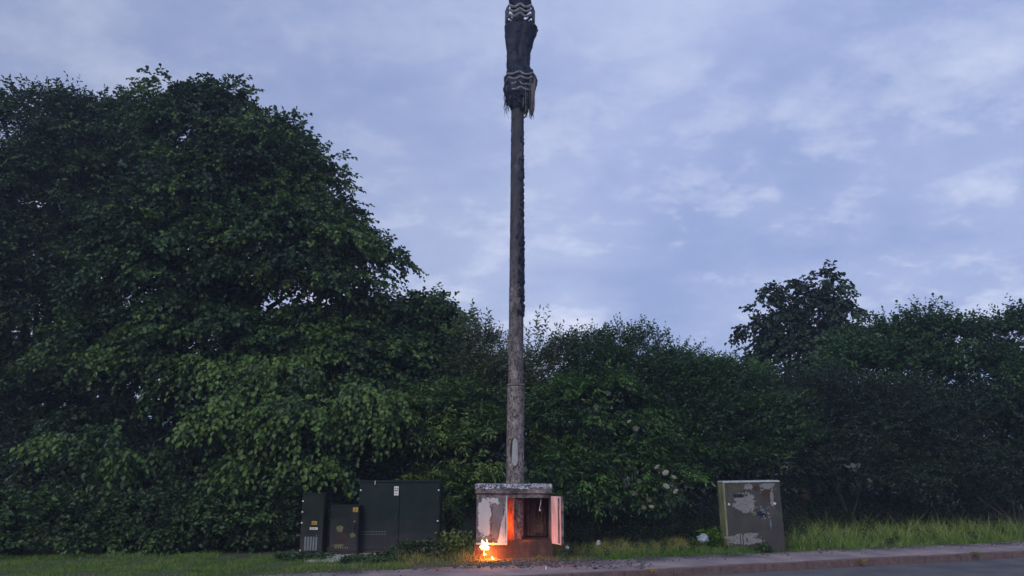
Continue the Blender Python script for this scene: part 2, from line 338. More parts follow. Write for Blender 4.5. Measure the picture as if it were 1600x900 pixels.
plant('goat_willow', 'pale green willow bush with upright shoots just left of the mast', 'bush', HEDGE,
      [lobe(752, 568, 36, 36, 20.2, 1.), lobe(785, 605, 34, 44, 20, 1.), lobe(755, 640, 60, 70, 19.8, 1.2)],
      dict(nb=130, spb=12, K=8, L=.10, W=.035, slen=.4, br=(.4, .28), droop=.1, up=.3), M['willow_leaf'], 14, (-.9, 20.4), r0=.07,
      extra=shoots([(745, 505), (755, 512), (775, 522), (730, 512), (788, 535), (741, 495)], 20.2, .13, .045, 9, .6, n=4))
plant('elder_bush', 'bright green bush behind the large twin door cabinet', 'bush', HEDGE,
      [lobe(690, 660, 62, 48, 18.4, .9), lobe(735, 720, 55, 60, 18.2, .8), lobe(665, 740, 70, 50, 18.4, .8), lobe(715, 800, 50, 55, 17.8, .6), lobe(720, 640, 40, 30, 18.4, .6)],
      dict(nb=150, spb=11, K=8, L=.13, W=.05, slen=.38, br=(.4, .2), droop=.3, up=.1, tone=(.15, 1)), M['young_leaf'], 15, (-1.5, 18.8), r0=.07)
plant('willow_bush', 'wispy bush with loose upright shoots right of the mast', 'bush', HEDGE,
      [lobe(840, 605, 40, 46, 20.2, 1.), lobe(880, 585, 40, 38, 20.2, 1.), lobe(835, 680, 60, 70, 19.8, 1.)],
      dict(nb=130, spb=12, K=8, L=.10, W=.045, slen=.4, br=(.4, .28), droop=.1, up=.2), M['willow_leaf'], 16, (.9, 20.5), r0=.07,
      extra=shoots([(838, 505), (848, 515), (856, 525), (870, 528), (842, 520), (882, 528), (828, 540)], 20.2, .13, .055, 8, .7, n=3))
plant('elder_bush', 'elder bush with flat white flower heads right of the burnt cabinet', 'bush', HEDGE,
      [lobe(890, 670, 65, 60, 18.6, 1.), lobe(950, 650, 75, 60, 18.8, 1.), lobe(900, 760, 65, 60, 18.2, .9), lobe(985, 740, 75, 60, 18.5, .9), lobe(1030, 760, 45, 45, 18.4, .7)],
      dict(nb=300, spb=11, K=8, L=.12, W=.05, slen=.38, br=(.45, .2), droop=.35), M['elder_leaf'], 17, (2.3, 19.2), r0=.07)
haw = [lobe(930, 572, 55, 36, 20.4, 1.2), lobe(992, 572, 55, 38, 20.4, 1.2), lobe(1045, 600, 52, 40, 20.3, 1.2), lobe(960, 620, 80, 60, 20, 1.2), lobe(1060, 670, 85, 80, 19.8, 1.2)]
plant('hawthorn_bush', 'dense green hawthorn behind the elder with bristly top', 'bush', HEDGE, haw,
      dict(nb=330, spb=14, K=8, L=.075, W=.05, slen=.33, br=(.45, .26), droop=.05, up=.2), M['hawthorn_leaf'], 18, (3.4, 20.8), r0=.1,
      extra=shoots([(900, 525), (925, 518), (950, 522), (980, 518), (1000, 520), (1030, 530), (965, 515), (1015, 522)], 20.4, .07, .045, 8, .5, n=5))
plant('hawthorn_bush', 'dense green hawthorn directly behind the graffiti cabinet', 'bush', HEDGE,
      [lobe(1100, 615, 52, 42, 20.4, 1.2), lobe(1155, 630, 52, 46, 20.4, 1.2), lobe(1130, 700, 90, 70, 19.8, 1.2), lobe(1195, 680, 50, 60, 20, 1.2)],
      dict(nb=280, spb=14, K=8, L=.075, W=.05, slen=.33, br=(.45, .26), droop=.05, up=.2), M['hawthorn_leaf'], 19, (6.1, 20.8), r0=.1,
      extra=shoots([(1085, 552), (1110, 555), (1150, 562), (1175, 570), (1065, 548)], 20.4, .07, .045, 8, .5, n=4))
plant('sycamore_tree', 'dark sycamore with ragged round crown rising above the right hedge', 'tree', TREES,
      [lobe(1278, 448, 24, 18, 27, .8), lobe(1245, 462, 20, 16, 27, .8), lobe(1222, 452, 18, 12, 27, .7), lobe(1300, 465, 20, 15, 27, .7), lobe(1330, 475, 17, 12, 27, .6), lobe(1322, 500, 22, 14, 27, .8), lobe(1200, 485, 24, 13, 27, .7), lobe(1168, 478, 22, 9, 27, .6), lobe(1195, 468, 14, 9, 27, .6), lobe(1185, 515, 22, 13, 27, .7), lobe(1270, 495, 34, 26, 26.8, 1.2), lobe(1225, 510, 28, 22, 26.8, 1.1), lobe(1255, 540, 60, 34, 26.6, 1.8), lobe(1230, 575, 62, 48, 26.4, 2.), lobe(1310, 545, 40, 34, 26.6, 1.4)],
      dict(nb=200, spb=8, K=7, L=.16, W=.14, slen=.42, br=(.30, .16), droop=.6, inner=.1, clump=1.2), M['dark_leaf'], 20, (9.9, 27), r0=.25)
rh = [lobe(1385, 548, 45, 32, 23, 1.4), lobe(1450, 540, 48, 34, 23, 1.4), lobe(1350, 600, 70, 60, 22.6, 1.5), lobe(1430, 620, 80, 70, 22.4, 1.5)]
plant('hazel_bush', 'tall green hazel bush right of the dark sycamore', 'bush', HEDGE, rh,
      dict(nb=260, spb=13, K=7, L=.11, W=.08, slen=.4, br=(.5, .3), droop=.2, up=.1), M['hawthorn_leaf'], 21, (11.6, 23.4), r0=.12,
      extra=shoots([(1345, 508), (1370, 505), (1400, 510), (1440, 492), (1460, 492), (1480, 495), (1425, 500)], 23, .1, .06, 8, .6, n=4))
plant('hazel_bush', 'tall green hazel bush at the right edge of the photo', 'bush', HEDGE,
      [lobe(1515, 550, 42, 36, 22.6, 1.4), lobe(1570, 545, 40, 34, 22.4, 1.4), lobe(1640, 540, 60, 50, 22, 1.4), lobe(1530, 620, 85, 70, 22, 1.5), lobe(1620, 640, 85, 80, 21.4, 1.5)],
      dict(nb=300, spb=13, K=7, L=.11, W=.08, slen=.4, br=(.5, .3), droop=.2, up=.1), M['hawthorn_leaf'], 22, (14.9, 23), r0=.12,
      extra=shoots([(1550, 490), (1540, 500), (1565, 498), (1500, 508), (1590, 508), (1515, 505)], 22.5, .1, .06, 8, .6, n=4))
bt = [lobe(1280, 660, 90, 60, 20.6, 1.1), lobe(1370, 670, 90, 70, 20.8, 1.1), lobe(1300, 740, 100, 50, 20.2, .9), lobe(1240, 720, 50, 50, 20.2, .9)]
plant('blackthorn_bush', 'dull dark blackthorn right of the graffiti cabinet', 'bush', HEDGE, bt,
      dict(nb=330, spb=13, K=8, L=.07, W=.04, slen=.33, br=(.45, .3), droop=.1, up=.25), M['dull_leaf'], 23, (8.9, 20.9), r0=.08)
plant('blackthorn_bush', 'dull dark blackthorn behind the tall grass at the right edge', 'bush', HEDGE,
      [lobe(1460, 690, 90, 60, 21, 1.1), lobe(1560, 690, 90, 70, 21, 1.1), lobe(1480, 745, 100, 45, 20.6, .9), lobe(1600, 750, 80, 50, 20.8, .9), lobe(1660, 690, 80, 70, 21, 1.)],
      dict(nb=360, spb=13, K=8, L=.08, W=.045, slen=.33, br=(.45, .3), droop=.1, up=.25), M['dull_leaf'], 24, (13.6, 21.4), r0=.08)
plant('bramble_bush', 'low leafy brambles along the grass at the far left', 'bush', HEDGE,
      [lobe(40, 830, 80, 38, 15.6, .6), lobe(140, 830, 75, 40, 15.9, .6), lobe(-60, 820, 80, 50, 15.6, .6), lobe(-10, 858, 60, 22, 15.3, .4), lobe(90, 858, 60, 20, 15.4, .4)],
      dict(nb=140, spb=9, K=6, L=.10, W=.075, slen=.3, br=(.3, .18), droop=.3, inner=.1, tone=(.15, 1)), M['bramble_leaf'], 25, (-10.4, 16.1), r0=.04)
plant('bramble_bush', 'low leafy brambles left of the narrow green cabinet', 'bush', HEDGE,
      [lobe(240, 825, 70, 42, 16.1, .6), lobe(330, 820, 70, 45, 16.4, .6), lobe(415, 815, 60, 50, 16.7, .6)],
      dict(nb=150, spb=9, K=6, L=.10, W=.075, slen=.3, br=(.3, .18), droop=.3, inner=.1, tone=(.15, 1)), M['bramble_leaf'], 26, (-6.6, 16.8), r0=.04)
# the dark wood filling the depth behind the bushes
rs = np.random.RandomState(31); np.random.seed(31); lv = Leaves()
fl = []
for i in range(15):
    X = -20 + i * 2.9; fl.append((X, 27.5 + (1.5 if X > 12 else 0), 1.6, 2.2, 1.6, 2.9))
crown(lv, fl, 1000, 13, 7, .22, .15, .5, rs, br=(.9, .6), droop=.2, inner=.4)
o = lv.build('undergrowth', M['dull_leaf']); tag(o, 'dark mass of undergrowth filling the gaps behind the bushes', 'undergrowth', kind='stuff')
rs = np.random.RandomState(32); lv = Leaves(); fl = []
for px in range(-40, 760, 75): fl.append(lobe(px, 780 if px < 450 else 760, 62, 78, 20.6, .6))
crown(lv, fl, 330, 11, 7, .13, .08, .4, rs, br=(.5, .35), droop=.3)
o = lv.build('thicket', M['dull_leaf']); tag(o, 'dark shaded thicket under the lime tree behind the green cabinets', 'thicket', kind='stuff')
# white elder flowers
M['flower'] = noisy('elder_flower', [(.3, (.27, .27, .21)), (.7, (.42, .41, .34))], 60, 2, rgh=.9, bmp=0)
fpx = [(911, 625), (950, 615), (931, 637), (933, 652), (975, 650), (983, 659), (994, 670), (1006, 640), (982, 747), (985, 757), (999, 752), (1030, 737), (1040, 739), (1053, 746), (1041, 760), (1050, 757), (1056, 768), (990, 771), (970, 782), (955, 789), (1015, 782), (1018, 792), (1006, 793), (1027, 730)]
elder2 = bpy.data.objects['elder_bush.001']
rr = random.Random(9); fm = bmesh.new()
for i in range(260):
    a_ = rr.random() * 6.283; q = rr.random() ** .5 * .085; p_ = Vector((q * math.cos(a_), q * math.sin(a_), .03 - q * q * 3 + rr.uniform(-.006, .006)))
    r1 = rr.uniform(.006, .010); t_ = rr.random() * 3
    fm.faces.new([fm.verts.new(p_ + Vector((r1 * math.cos(t_ + k * 2.0944), r1 * math.sin(t_ + k * 2.0944), rr.uniform(-.002, .002)))) for k in range(3)])
for i in range(5):
    a_ = i * 1.2566; tube(fm, [(0, 0, -.07), (.05 * math.cos(a_), .05 * math.sin(a_), .015)], [.0025, .001], 4)
fmesh = bpy.data.meshes.new('flower_head'); fm.to_mesh(fmesh); fm.free(); fmesh.materials.append(M['flower'])
for i, (px, py) in enumerate(fpx):
    Y = 17.1 if py > 720 else 17.35
    x, z = P(px, py, Y); o = bpy.data.objects.new('flower_head', fmesh); sc.collection.objects.link(o); o.parent = elder2
    o.location = Vector((x, Y, z)) - elder2.location; s = rr.uniform(.5, .95); o.scale = (s, s, s); o.rotation_euler = (rr.uniform(.3, .9), rr.uniform(-.4, .4), rr.random() * 6)

# ------------------------------------------------------------------ grass, nettles, weeds
def leafm2(n, a, b, c): return leafmat(n, a, b, c, bark=(.22, .18, .09), trans=.35, rgh=.6)
M['grass_tall'] = leafm2('tall_grass', (.045, .10, .022), (.13, .25, .04), (.32, .36, .11))
M['grass_dry'] = leafm2('dry_grass', (.06, .13, .025), (.16, .23, .045), (.38, .30, .12))
M['grass_short'] = leafm2('short_grass', (.05, .12, .02), (.10, .21, .03), (.20, .28, .06))
def grass(name, label, m, regions, seed):
    rs = np.random.RandomState(seed); np.random.seed(seed); lv = Leaves()
    for (u0, u1, w0, w1, dens, h0, h1, wd, tl, th) in regions:
        n = int((u1 - u0) * (w1 - w0) * dens); uu = rs.uniform(u0, u1, n); ww = rs.uniform(w0, w1, n)
        cl_ = .6 * np.sin(uu * 11 + ww * 5) * np.sin(ww * 13 - uu * 3) + np.sin(uu * 3.1 + ww * 2) * np.sin(uu * 1.3 - ww * 4.1 + 1) + np.sin(uu * 7.3 + 2) * np.sin(ww * 9.1) * .6
        keep = rs.random(n) < .66 + .4 * cl_; uu, ww, cl_ = uu[keep], ww[keep], cl_[keep]; n = len(uu)
        x = K0[0] + uu * KU[0] + ww * KW[0]; y = K0[1] + uu * KU[1] + ww * KW[1]
        z = np.array([gz(a_, b_) for a_, b_ in zip(x, y)]) - .01
        h = rs.uniform(h0, h1, n) * np.clip(.8 + .3 * cl_, .3, 1.5) * np.clip((ww - PAVW) / .35 + .45, .35, 1)
        base = np.stack([x, y, z], 1); lean = rs.normal(size=(n, 3)) * .22; lean[:, 2] = 1
        tip = base + unit(lean) * h[:, None] * .9; bend = rs.normal(size=(n, 3)) * h[:, None] * .28; bend[:, 2] = -np.abs(bend[:, 2]) * .5
        a = tl + (th - tl) * np.clip(.5 + .25 * cl_ + rs.normal(size=n) * .34, 0, 1)
        a = np.where(rs.random(n) < .05, .03, np.maximum(a, .07))
        lv.blades(base, tip, np.full(n, wd) * rs.uniform(.6, 1.2, n), bend, a)
    o = lv.build(name, m); return tag(o, label, 'grass', kind='stuff')
uE = inv(1.0, 14.4)[0]
grass('tall_grass', 'tall bright green seeding grass right of the graffiti cabinet', M['grass_tall'],
      [(6.9, 17, 1.52, 2.3, 1100, .08, .28, .007, .07, .85), (6.9, 17, 2.0, 4.6, 620, .12, .46, .009, .07, 1.), (6.9, 17, 2.6, 4.6, 130, .4, .74, .006, .5, 1.)], 41)
grass('verge_grass', 'green and straw coloured grass between burnt cabinet and graffiti cabinet', M['grass_dry'],
      [(1.6, 6.9, 2.0, 4.4, 1500, .08, .24, .005, .1, 1.), (5.9, 7.2, 1.9, 3.6, 900, .15, .34, .006, .07, .5), (-3.2, 2.3, 1.55, 2.3, 800, .04, .12, .005, .2, 1.), (-1.2, .4, 2.2, 4.2, 900, .1, .26, .005, .3, 1.)], 42)
grass('lush_grass', 'lush short green grass along the pavement edge', M['grass_short'],
      [(2.4, 6.4, 1.50, 2.3, 1900, .07, .2, .006, .07, .7), (6.6, 17, 1.5, 1.85, 1500, .05, .14, .006, .1, .8)], 43)
grass('short_grass', 'short mown grass in front of the brambles and green cabinets', M['grass_short'],
      [(-15, -4.2, 1.5, 6.0, 1500, .04, .11, .005, .15, 1.), (-4.6, -1.2, 1.5, 4.2, 1400, .04, .12, .005, .1, .9), (-1.3, 2.2, 3.2, 5, 600, .1, .3, .006, .1, .8)], 44)
M['nettle'] = leafmat('nettle_leaf', (.018, .036, .018), (.03, .055, .025), (.05, .085, .035))
rs = np.random.RandomState(45); np.random.seed(45); lv = Leaves()
def stems(n, u0, u1, w0, w1, h0, h1, L=.075, W=.035):
    uu = rs.uniform(u0, u1, n); ww = rs.uniform(w0, w1, n)
    x = K0[0] + uu * KU[0] + ww * KW[0]; y = K0[1] + uu * KU[1] + ww * KW[1]; z = np.array([gz(a_, b_) for a_, b_ in zip(x, y)])
    h = rs.uniform(h0, h1, n); D = unit(np.stack([rs.normal(size=n) * .12, rs.normal(size=n) * .12, np.ones(n)], 1)); p = np.stack([x, y, z], 1)
    lv.blades(p, p + D * h[:, None], np.full(n, .005), np.zeros((n, 3)), np.zeros(n)); bt_ = rs.random(n)
    for k in range(16):
        t = .12 + .88 * k / 15; an = k * 2.4 + rs.random(n) * 1.2; d = unit(np.stack([np.cos(an), np.sin(an), -.25 + rs.normal(size=n) * .2], 1))
        lv.leaves(p + D * (h * t)[:, None], d, unit(np.array([0, 0, 1.]) + d * .3), np.full(n, L) * (1.25 - .5 * t), np.full(n, W) * (1.2 - .4 * t), np.maximum(.07, .3 * bt_ + .7 * rs.random(n)))
stems(1500, 1.8, 17.5, 4.3, 5.9, .55, 1.15); stems(260, 1.6, 7, 3.7, 4.4, .25, .6); stems(120, 6.8, 8.0, 2.7, 3.8, .4, .8); stems(230, 7, 17.5, 3.2, 4.6, .2, .6); stems(110, 2, 17, 1.9, 3.2, .12, .32)
o = lv.build('nettles', M['nettle']); tag(o, 'dark upright nettles growing along the foot of the hedge', 'nettles', kind='stuff')
rs = np.random.RandomState(46); lv = Leaves()
M['weed'] = leafmat('weed_leaf', (.03, .055, .025), (.05, .09, .035), (.10, .14, .06), bark=(.16, .12, .07), trans=.3)
def weeds(n, x0, x1, y0, y1, h, L, W):
    x = rs.uniform(x0, x1, n); y = rs.uniform(y0, y1, n); z = np.array([gz(a_, b_) for a_, b_ in zip(x, y)])
    for k in range(9):
        an = rs.random(n) * 6.283; d = unit(np.stack([np.cos(an), np.sin(an), rs.uniform(.0, 1.2, n)], 1))
        b = np.stack([x, y, z + rs.random(n) * h], 1) + rs.normal(size=(n, 3)) * [.03, .03, 0]
        lv.leaves(b, d, unit(np.array([0, 0, 1.]) + rs.normal(size=(n, 3)) * .3), L * rs.uniform(.5, 1.2, n), W * rs.uniform(.5, 1.1, n), rs.uniform(.07, 1, n))
weeds(55, -2.3, -1.2, 14.6, 15.25, .16, .10, .04); weeds(20, -2.9, -2.3, 14.6, 15.1, .08, .09, .04); weeds(60, -2.1, -1.3, 14.9, 15.3, .3, .10, .04); weeds(70, -4.3, -3.3, 14.3, 15.1, .1, .09, .04); weeds(60, -3.0, -2.0, 13.9, 14.7, .07, .08, .035)
o = lv.build('ground_weeds', M['weed']); tag(o, 'low broad leaved weeds sprawling before the green cabinets', 'weeds', kind='stuff')
def tuft(name, label, x, y, z, h, sp, n, m, seed, tone=(.1, 1), group=None, wd=.006, leafy=False):
    rs = np.random.RandomState(seed); np.random.seed(seed); lv = Leaves(); base = np.stack([rs.normal(size=n) * sp * .3, rs.normal(size=n) * sp * .3, np.zeros(n)], 1)
    an = rs.random(n) * 6.283; lean = np.stack([np.cos(an), np.sin(an), rs.uniform(.5, 2.2, n)], 1); hh = h * rs.uniform(.5, 1.1, n)
    if leafy:
        for k in range(5): lv.leaves(base + unit(lean) * (hh * (.2 + .18 * k))[:, None], unit(rs.normal(size=(n, 3)) + [0, 0, .3]), unit(np.array([0, 0, 1.]) + rs.normal(size=(n, 3)) * .4), np.full(n, .09), np.full(n, .045), rs.uniform(max(tone[0], .07), tone[1], n))
    lv.blades(base, base + unit(lean) * hh[:, None], np.full(n, wd), np.stack([np.cos(an) * sp * .3, np.sin(an) * sp * .3, -hh * .2], 1), rs.uniform(tone[0], tone[1], n))
    o = lv.build(name, m); o.location = (x, y, z); return tag(o, label, 'weed', group)
M['yellow_weed'] = leafm2('yellow_weed', (.18, .13, .02), (.35, .22, .03), (.5, .35, .08))
KW_ = 'weeds rooted in the kerb joints'
for i, (px, py, lab, mt, h_) in enumerate([(1016, 893, 'yellow orange weed sprouting from the kerb nearest the burnt cabinet', 'yellow_weed', .09), (1346, 876, 'small dry yellow weed in the middle kerb joint', 'yellow_weed', .08), (1524, 866, 'straw coloured grass tuft on the kerb at the far right', 'grass_dry', .1)]):
    x, y = G(px, py, .12); tuft('kerb_weed', lab, x, y, .115, h_, .12, 60, M[mt], 50 + i, (.1, .9), KW_)
tuft('dock_plant', 'leafy weed at the foot of the graffiti cabinet front', 4.98, 15.98, .12, .16, .2, 40, M['weed'], 60, (.2, 1), leafy=True, wd=.003)
tuft('leafy_weed', 'bright green leafy weed against the left side of graffiti cabinet', P(1124, 850, 16.75)[0], 16.75, .12, .5, .35, 130, M['grass_short'], 61, (.1, .7), leafy=True, wd=.003)
tuft('leafy_weed', 'tall bushy weed between the twin door cabinet and the burnt cabinet', -1.15, 15.6, .12, .5, .3, 120, M['grass_dry'], 62, (.2, .9), leafy=True, wd=.003)

exec_parts = True
# ------------------------------------------------------------------ cabinets
def green_paint(name, base, grime, tint=(.05, .05, .045)):
    m, t, p, o = mat(name)
    n = noisen(t, 3.5, 7, .7); n2 = noisen(t, 14, 6, .7, (1, 1, .5)); c = mixc(t, mr(t, n, .42, .68), base, grime); c = mixc(t, mr(t, n2, .6, .72, 0, .6), c, tint)
    tcn = t.nodes.new('ShaderNodeTexCoord'); sz = t.nodes.new('ShaderNodeSeparateXYZ'); t.links.new(tcn.outputs['Object'], sz.inputs[0])     # reflection of the lit ground painted into the lower part
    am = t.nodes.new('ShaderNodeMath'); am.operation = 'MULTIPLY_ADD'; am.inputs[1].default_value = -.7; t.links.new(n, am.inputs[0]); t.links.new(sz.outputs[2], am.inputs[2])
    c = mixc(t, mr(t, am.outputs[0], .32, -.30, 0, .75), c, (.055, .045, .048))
    t.links.new(c, p.inputs['Base Color']); p.inputs['Roughness'].default_value = .42; t.links.new(mr(t, n, .3, .7, .3, .55), p.inputs['Roughness']); p.inputs['Specular IOR Level'].default_value = .22; bump(t, p, n2, .08, .004); return m
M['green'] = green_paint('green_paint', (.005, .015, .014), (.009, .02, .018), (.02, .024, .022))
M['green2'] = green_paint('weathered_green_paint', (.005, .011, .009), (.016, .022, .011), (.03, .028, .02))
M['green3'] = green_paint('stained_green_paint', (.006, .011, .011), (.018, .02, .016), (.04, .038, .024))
M['olive'] = green_paint('olive_paint', (.045, .046, .042), (.08, .073, .068), (.12, .095, .08))
M['dark'] = noisy('dark_metal', [(.3, (.01, .01, .012)), (.7, (.03, .03, .03))], 10, rgh=.6, bmp=0)
M['steel'] = noisy('galvanised_steel', [(.3, (.3, .3, .31)), (.7, (.5, .5, .52))], 20, rgh=.4, metal=.8, bmp=0)
M['white'] = noisy('white_plastic', [(.3, (.55, .55, .55)), (.7, (.75, .75, .75))], 20, rgh=.5, bmp=0)
M['yellow'] = noisy('yellow_label', [(.3, (.35, .19, .02)), (.7, (.5, .29, .03))], 10, rgh=.5, bmp=0)
M['black'] = noisy('black_ink', [(.3, (.01, .01, .01)), (.7, (.02, .02, .02))], 10, rgh=.5, bmp=0)
M['concrete'] = noisy('concrete', [(.3, (.2, .2, .19)), (.55, (.36, .36, .34)), (.75, (.45, .45, .43))], 7, 8, .7, rgh=.9, bmp=.5, bscale=50, bd=.006)
M['lichen'] = noisy('lichen_paint', [(.3, (.04, .045, .025)), (.46, (.16, .16, .08)), (.7, (.30, .30, .17))], 9, 7, .7, (1, 1, .3), rgh=.85, bmp=.3, bd=.005)
M['poster'] = noisy('torn_poster_paper', [(.3, (.22, .20, .21)), (.5, (.36, .34, .36)), (.7, (.5, .47, .5))], 10, 8, .75, (1, 1, 2.5), rgh=.9, bmp=.5, bscale=30, bd=.004)
M['tag_blue'] = noisy('pale_blue_spray_paint', [(.35, (.06, .08, .11)), (.6, (.22, .3, .4))], 40, 4, rgh=.7, bmp=0)
M['tag_olive'] = noisy('olive_sticker_residue', [(.3, (.08, .085, .05)), (.7, (.16, .16, .1))], 14, 6, .7, rgh=.85, bmp=.2)
M['tag_dark'] = noisy('black_spray_paint', [(.3, (.008, .009, .02)), (.7, (.02, .022, .05))], 30, rgh=.6, bmp=0)
M['tag_brown'] = noisy('rusty_smear', [(.3, (.05, .025, .018)), (.6, (.12, .07, .05)), (.75, (.2, .15, .12))], 22, 6, .7, rgh=.85, bmp=.2)
M['rust'] = noisy('rust_stain', [(.3, (.018, .01, .01)), (.7, (.05, .022, .018))], 10, 6, rgh=.85, bmp=.2)
def blob(bm, cx, cz, rx, rz, y, seed, n=40, jag=.3, th=.002, sq=3):       # an irregular thin patch on a front face
    rr_ = random.Random(seed); ring = []
    for k in range(n):
        a_ = 2 * math.pi * k / n; q = 1 + jag * mnoise.noise(Vector((math.cos(a_) * 1.6, math.sin(a_) * 1.6, seed))) * 1.6 + jag * .5 * mnoise.noise(Vector((math.cos(a_) * 6, math.sin(a_) * 6, seed + 9)))
        ca, sa = math.cos(a_), math.sin(a_); k2 = (abs(ca) ** sq + abs(sa) ** sq) ** (-1 / sq)
        ring.append((cx + ca * k2 * rx * q, cz + sa * k2 * rz * q))
    poly(bm, ring, y, th)
def ragsheet(cx_, cz_, rx, rz, y, seed, cell=.008, thr=.0, fr=9, amp=.5, streak=1., clip=None, sq=2.6):      # torn, flaking sheet
    bm = NB(); nx, nz_ = int(rx * 2.8 / cell), int(rz * 2.8 / cell); vv = {}
    for i in range(nx):
        for j in range(nz_):
            x = (i + .5) * cell - rx * 1.4; z = (j + .5) * cell - rz * 1.4; d_ = (abs(x / rx) ** sq + abs(z / rz) ** sq) ** (1 / sq)
            nv = mnoise.noise(Vector((x * fr, z * fr * streak, seed))) + .6 * mnoise.noise(Vector((x * fr * 2.7, z * fr * 2.7 * streak, seed + 4))) + .35 * mnoise.noise(Vector((x * fr * 7, z * fr * 7 * streak, seed + 8)))
            if 1 - d_ + amp * nv < thr: continue
            if clip and not (clip[0] < x + cx_ < clip[1] and clip[2] < z + cz_ < clip[3]): continue
            q = []
            for (a_, b_) in ((i, j), (i + 1, j), (i + 1, j + 1), (i, j + 1)):
                if (a_, b_) not in vv: vv[(a_, b_)] = bm.verts.new((cx_ + a_ * cell - rx * 1.4, y, cz_ + b_ * cell - rz * 1.4))
                q.append(vv[(a_, b_)])
            bm.faces.new(q)
    bmesh.ops.solidify(bm, geom=bm.faces[:], thickness=.0016) if bm.faces else None
    return bm
def poly(bm, ring, y, th=.002):
    f0 = [bm.verts.new((x, y, z)) for x, z in ring]; f1 = [bm.verts.new((x, y - th, z)) for x, z in ring]
    bm.faces.new(f0); bm.faces.new(f1[::-1]); n = len(ring)
    for k in range(n): bm.faces.new((f0[k], f0[(k + 1) % n], f1[(k + 1) % n], f1[k]))
    bmesh.ops.recalc_face_normals(bm, faces=bm.faces)
def bx(name, dims, m, parent, bevel=.004, label=None):
    bm = NB(); box(bm, *dims); o = obj(name, bm, m, parent, bevel=bevel)
    if label: o['label'] = label
    return o
def label_plate(parent, x, z, w_, h, y, mname, marks, name='warning_label'):
    o = bx(name, (x - w_ / 2, x + w_ / 2, y - .003, y, z - h / 2, z + h / 2), M[mname], parent, 0)
    bm = NB()
    for (kind, a_, b_, c_, d_) in marks:
        if kind == 'tri': poly(bm, [(x + a_ - c_, z + b_ - d_), (x + a_ + c_, z + b_ - d_), (x + a_, z + b_ + d_)], y - .0035, .001)
        else: box(bm, x + a_, x + a_ + c_, y - .005, y - .0034, z + b_, z + b_ + d_)
    obj('printing', bm, M['black'], o)
    return o
def bolt(parent, x, z, y, r=.018, m='white', name='bolt'):
    bm = NB(); tube(bm, [(x, y + .002, z), (x, y - .012, z), (x, y - .018, z)], [r, r, r * .6], 10); return obj(name, bm, M[m], parent, smooth=False)
def louvre(parent, x0, x1, z0, z1, y, n, m='steel'):
    bm = NB(); st = (x1 - x0) / n
    for k in range(n): box(bm, x0 + k * st + .006, x0 + (k + 1) * st - .012, y - .008, y + .004, z0, z1)
    return obj('vent', bm, m if not isinstance(m, str) else M[m], parent, bevel=.002)
M['vent_grey'] = noisy('grey_vent_plastic', [(.3, (.10, .13, .15)), (.7, (.17, .2, .23))], 12, rgh=.6, bmp=0)
def pxx(px, py, Y): return P(px, py, Y)
GR = 'roadside utility cabinets'
# narrow cabinet
Y = 15.35; x0 = P(467, 868, Y)[0]; x1 = P(503, 868, Y)[0]; zt = P(480, 771, Y)[1]
c = empty('utility_cabinet', ((x0 + x1) / 2, Y, .13)); c.rotation_euler = (0, 0, 0); tag(c, 'narrow dark green cabinet with pale vent at its foot, leftmost of three', 'utility cabinet', GR)
hw = (x1 - x0) / 2; h = zt - .13
def lx(px, py): q = P(px, py, Y); return q[0] - c.location.x, q[1] - .13
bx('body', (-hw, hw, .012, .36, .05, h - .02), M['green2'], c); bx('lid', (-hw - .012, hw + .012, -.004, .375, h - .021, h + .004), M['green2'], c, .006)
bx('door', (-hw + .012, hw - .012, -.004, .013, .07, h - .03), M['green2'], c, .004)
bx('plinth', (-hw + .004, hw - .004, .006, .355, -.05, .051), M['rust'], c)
q = lx(493, 817); label_plate(c, q[0] - .02, q[1], .10, .065, -.006, 'yellow', [('tri', -.025, 0, .018, .016), ('bar', .0, .006, .035, .006), ('bar', .0, -.012, .035, .006)])
q = lx(492, 824); label_plate(c, q[0] - .02, q[1] - .022, .15, .042, -.005, 'white', [('bar', -.06, .002, .05, .005), ('bar', -.0, .002, .055, .005), ('bar', -.06, -.010, .09, .005)], 'number_plate')
for py in (783, 800, 817, 866): q = lx(472 - (py - 783) * .06, py); bolt(c, -hw + .02, max(q[1], .09), -.004, .017)
bolt(c, .1, .36, -.004, .009, 'steel', 'lock'); louvre(c, -hw + .085, hw - .09, .09, .34, -.006, 5, 'vent_grey')
# low cabinet
Y = 15.2; x0 = P(513, 872, Y)[0]; x1 = P(558, 872, Y)[0]; zt = P(530, 790, Y)[1]
c = empty('utility_cabinet', ((x0 + x1) / 2, Y, .13)); tag(c, 'lowest green cabinet with padlock and painted yellowish reflections, between two taller ones', 'utility cabinet', GR)
hw = (x1 - x0) / 2; h = zt - .13
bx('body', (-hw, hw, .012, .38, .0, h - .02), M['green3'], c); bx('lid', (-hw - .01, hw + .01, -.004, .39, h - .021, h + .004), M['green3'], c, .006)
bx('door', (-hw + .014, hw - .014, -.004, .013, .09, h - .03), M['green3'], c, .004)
label_plate(c, hw - .07, h - .075, .095, .085, -.006, 'yellow', [('tri', -.0, .016, .02, .016), ('bar', -.035, -.02, .07, .006), ('bar', -.035, -.033, .05, .006)])
bm = NB(); tube(bm, [(hw - .09, -.012, .60), (hw - .07, -.03, .62), (hw - .075, -.035, .56), (hw - .10, -.03, .47)], .010, 7); tube(bm, [(hw - .115, -.02, .47), (hw - .085, -.02, .45)], .022, 8)
obj('padlock', bm, M['dark'], c)
bolt(c, hw - .075, .625, -.004, .015, 'steel', 'hasp_stud')
M['ochre_sheen'] = noisy('ochre_reflection', [(.3, (.05, .055, .025)), (.6, (.15, .145, .06))], 12, 6, .7, rgh=.8, bmp=.2)
bm = NB(); bm.free()
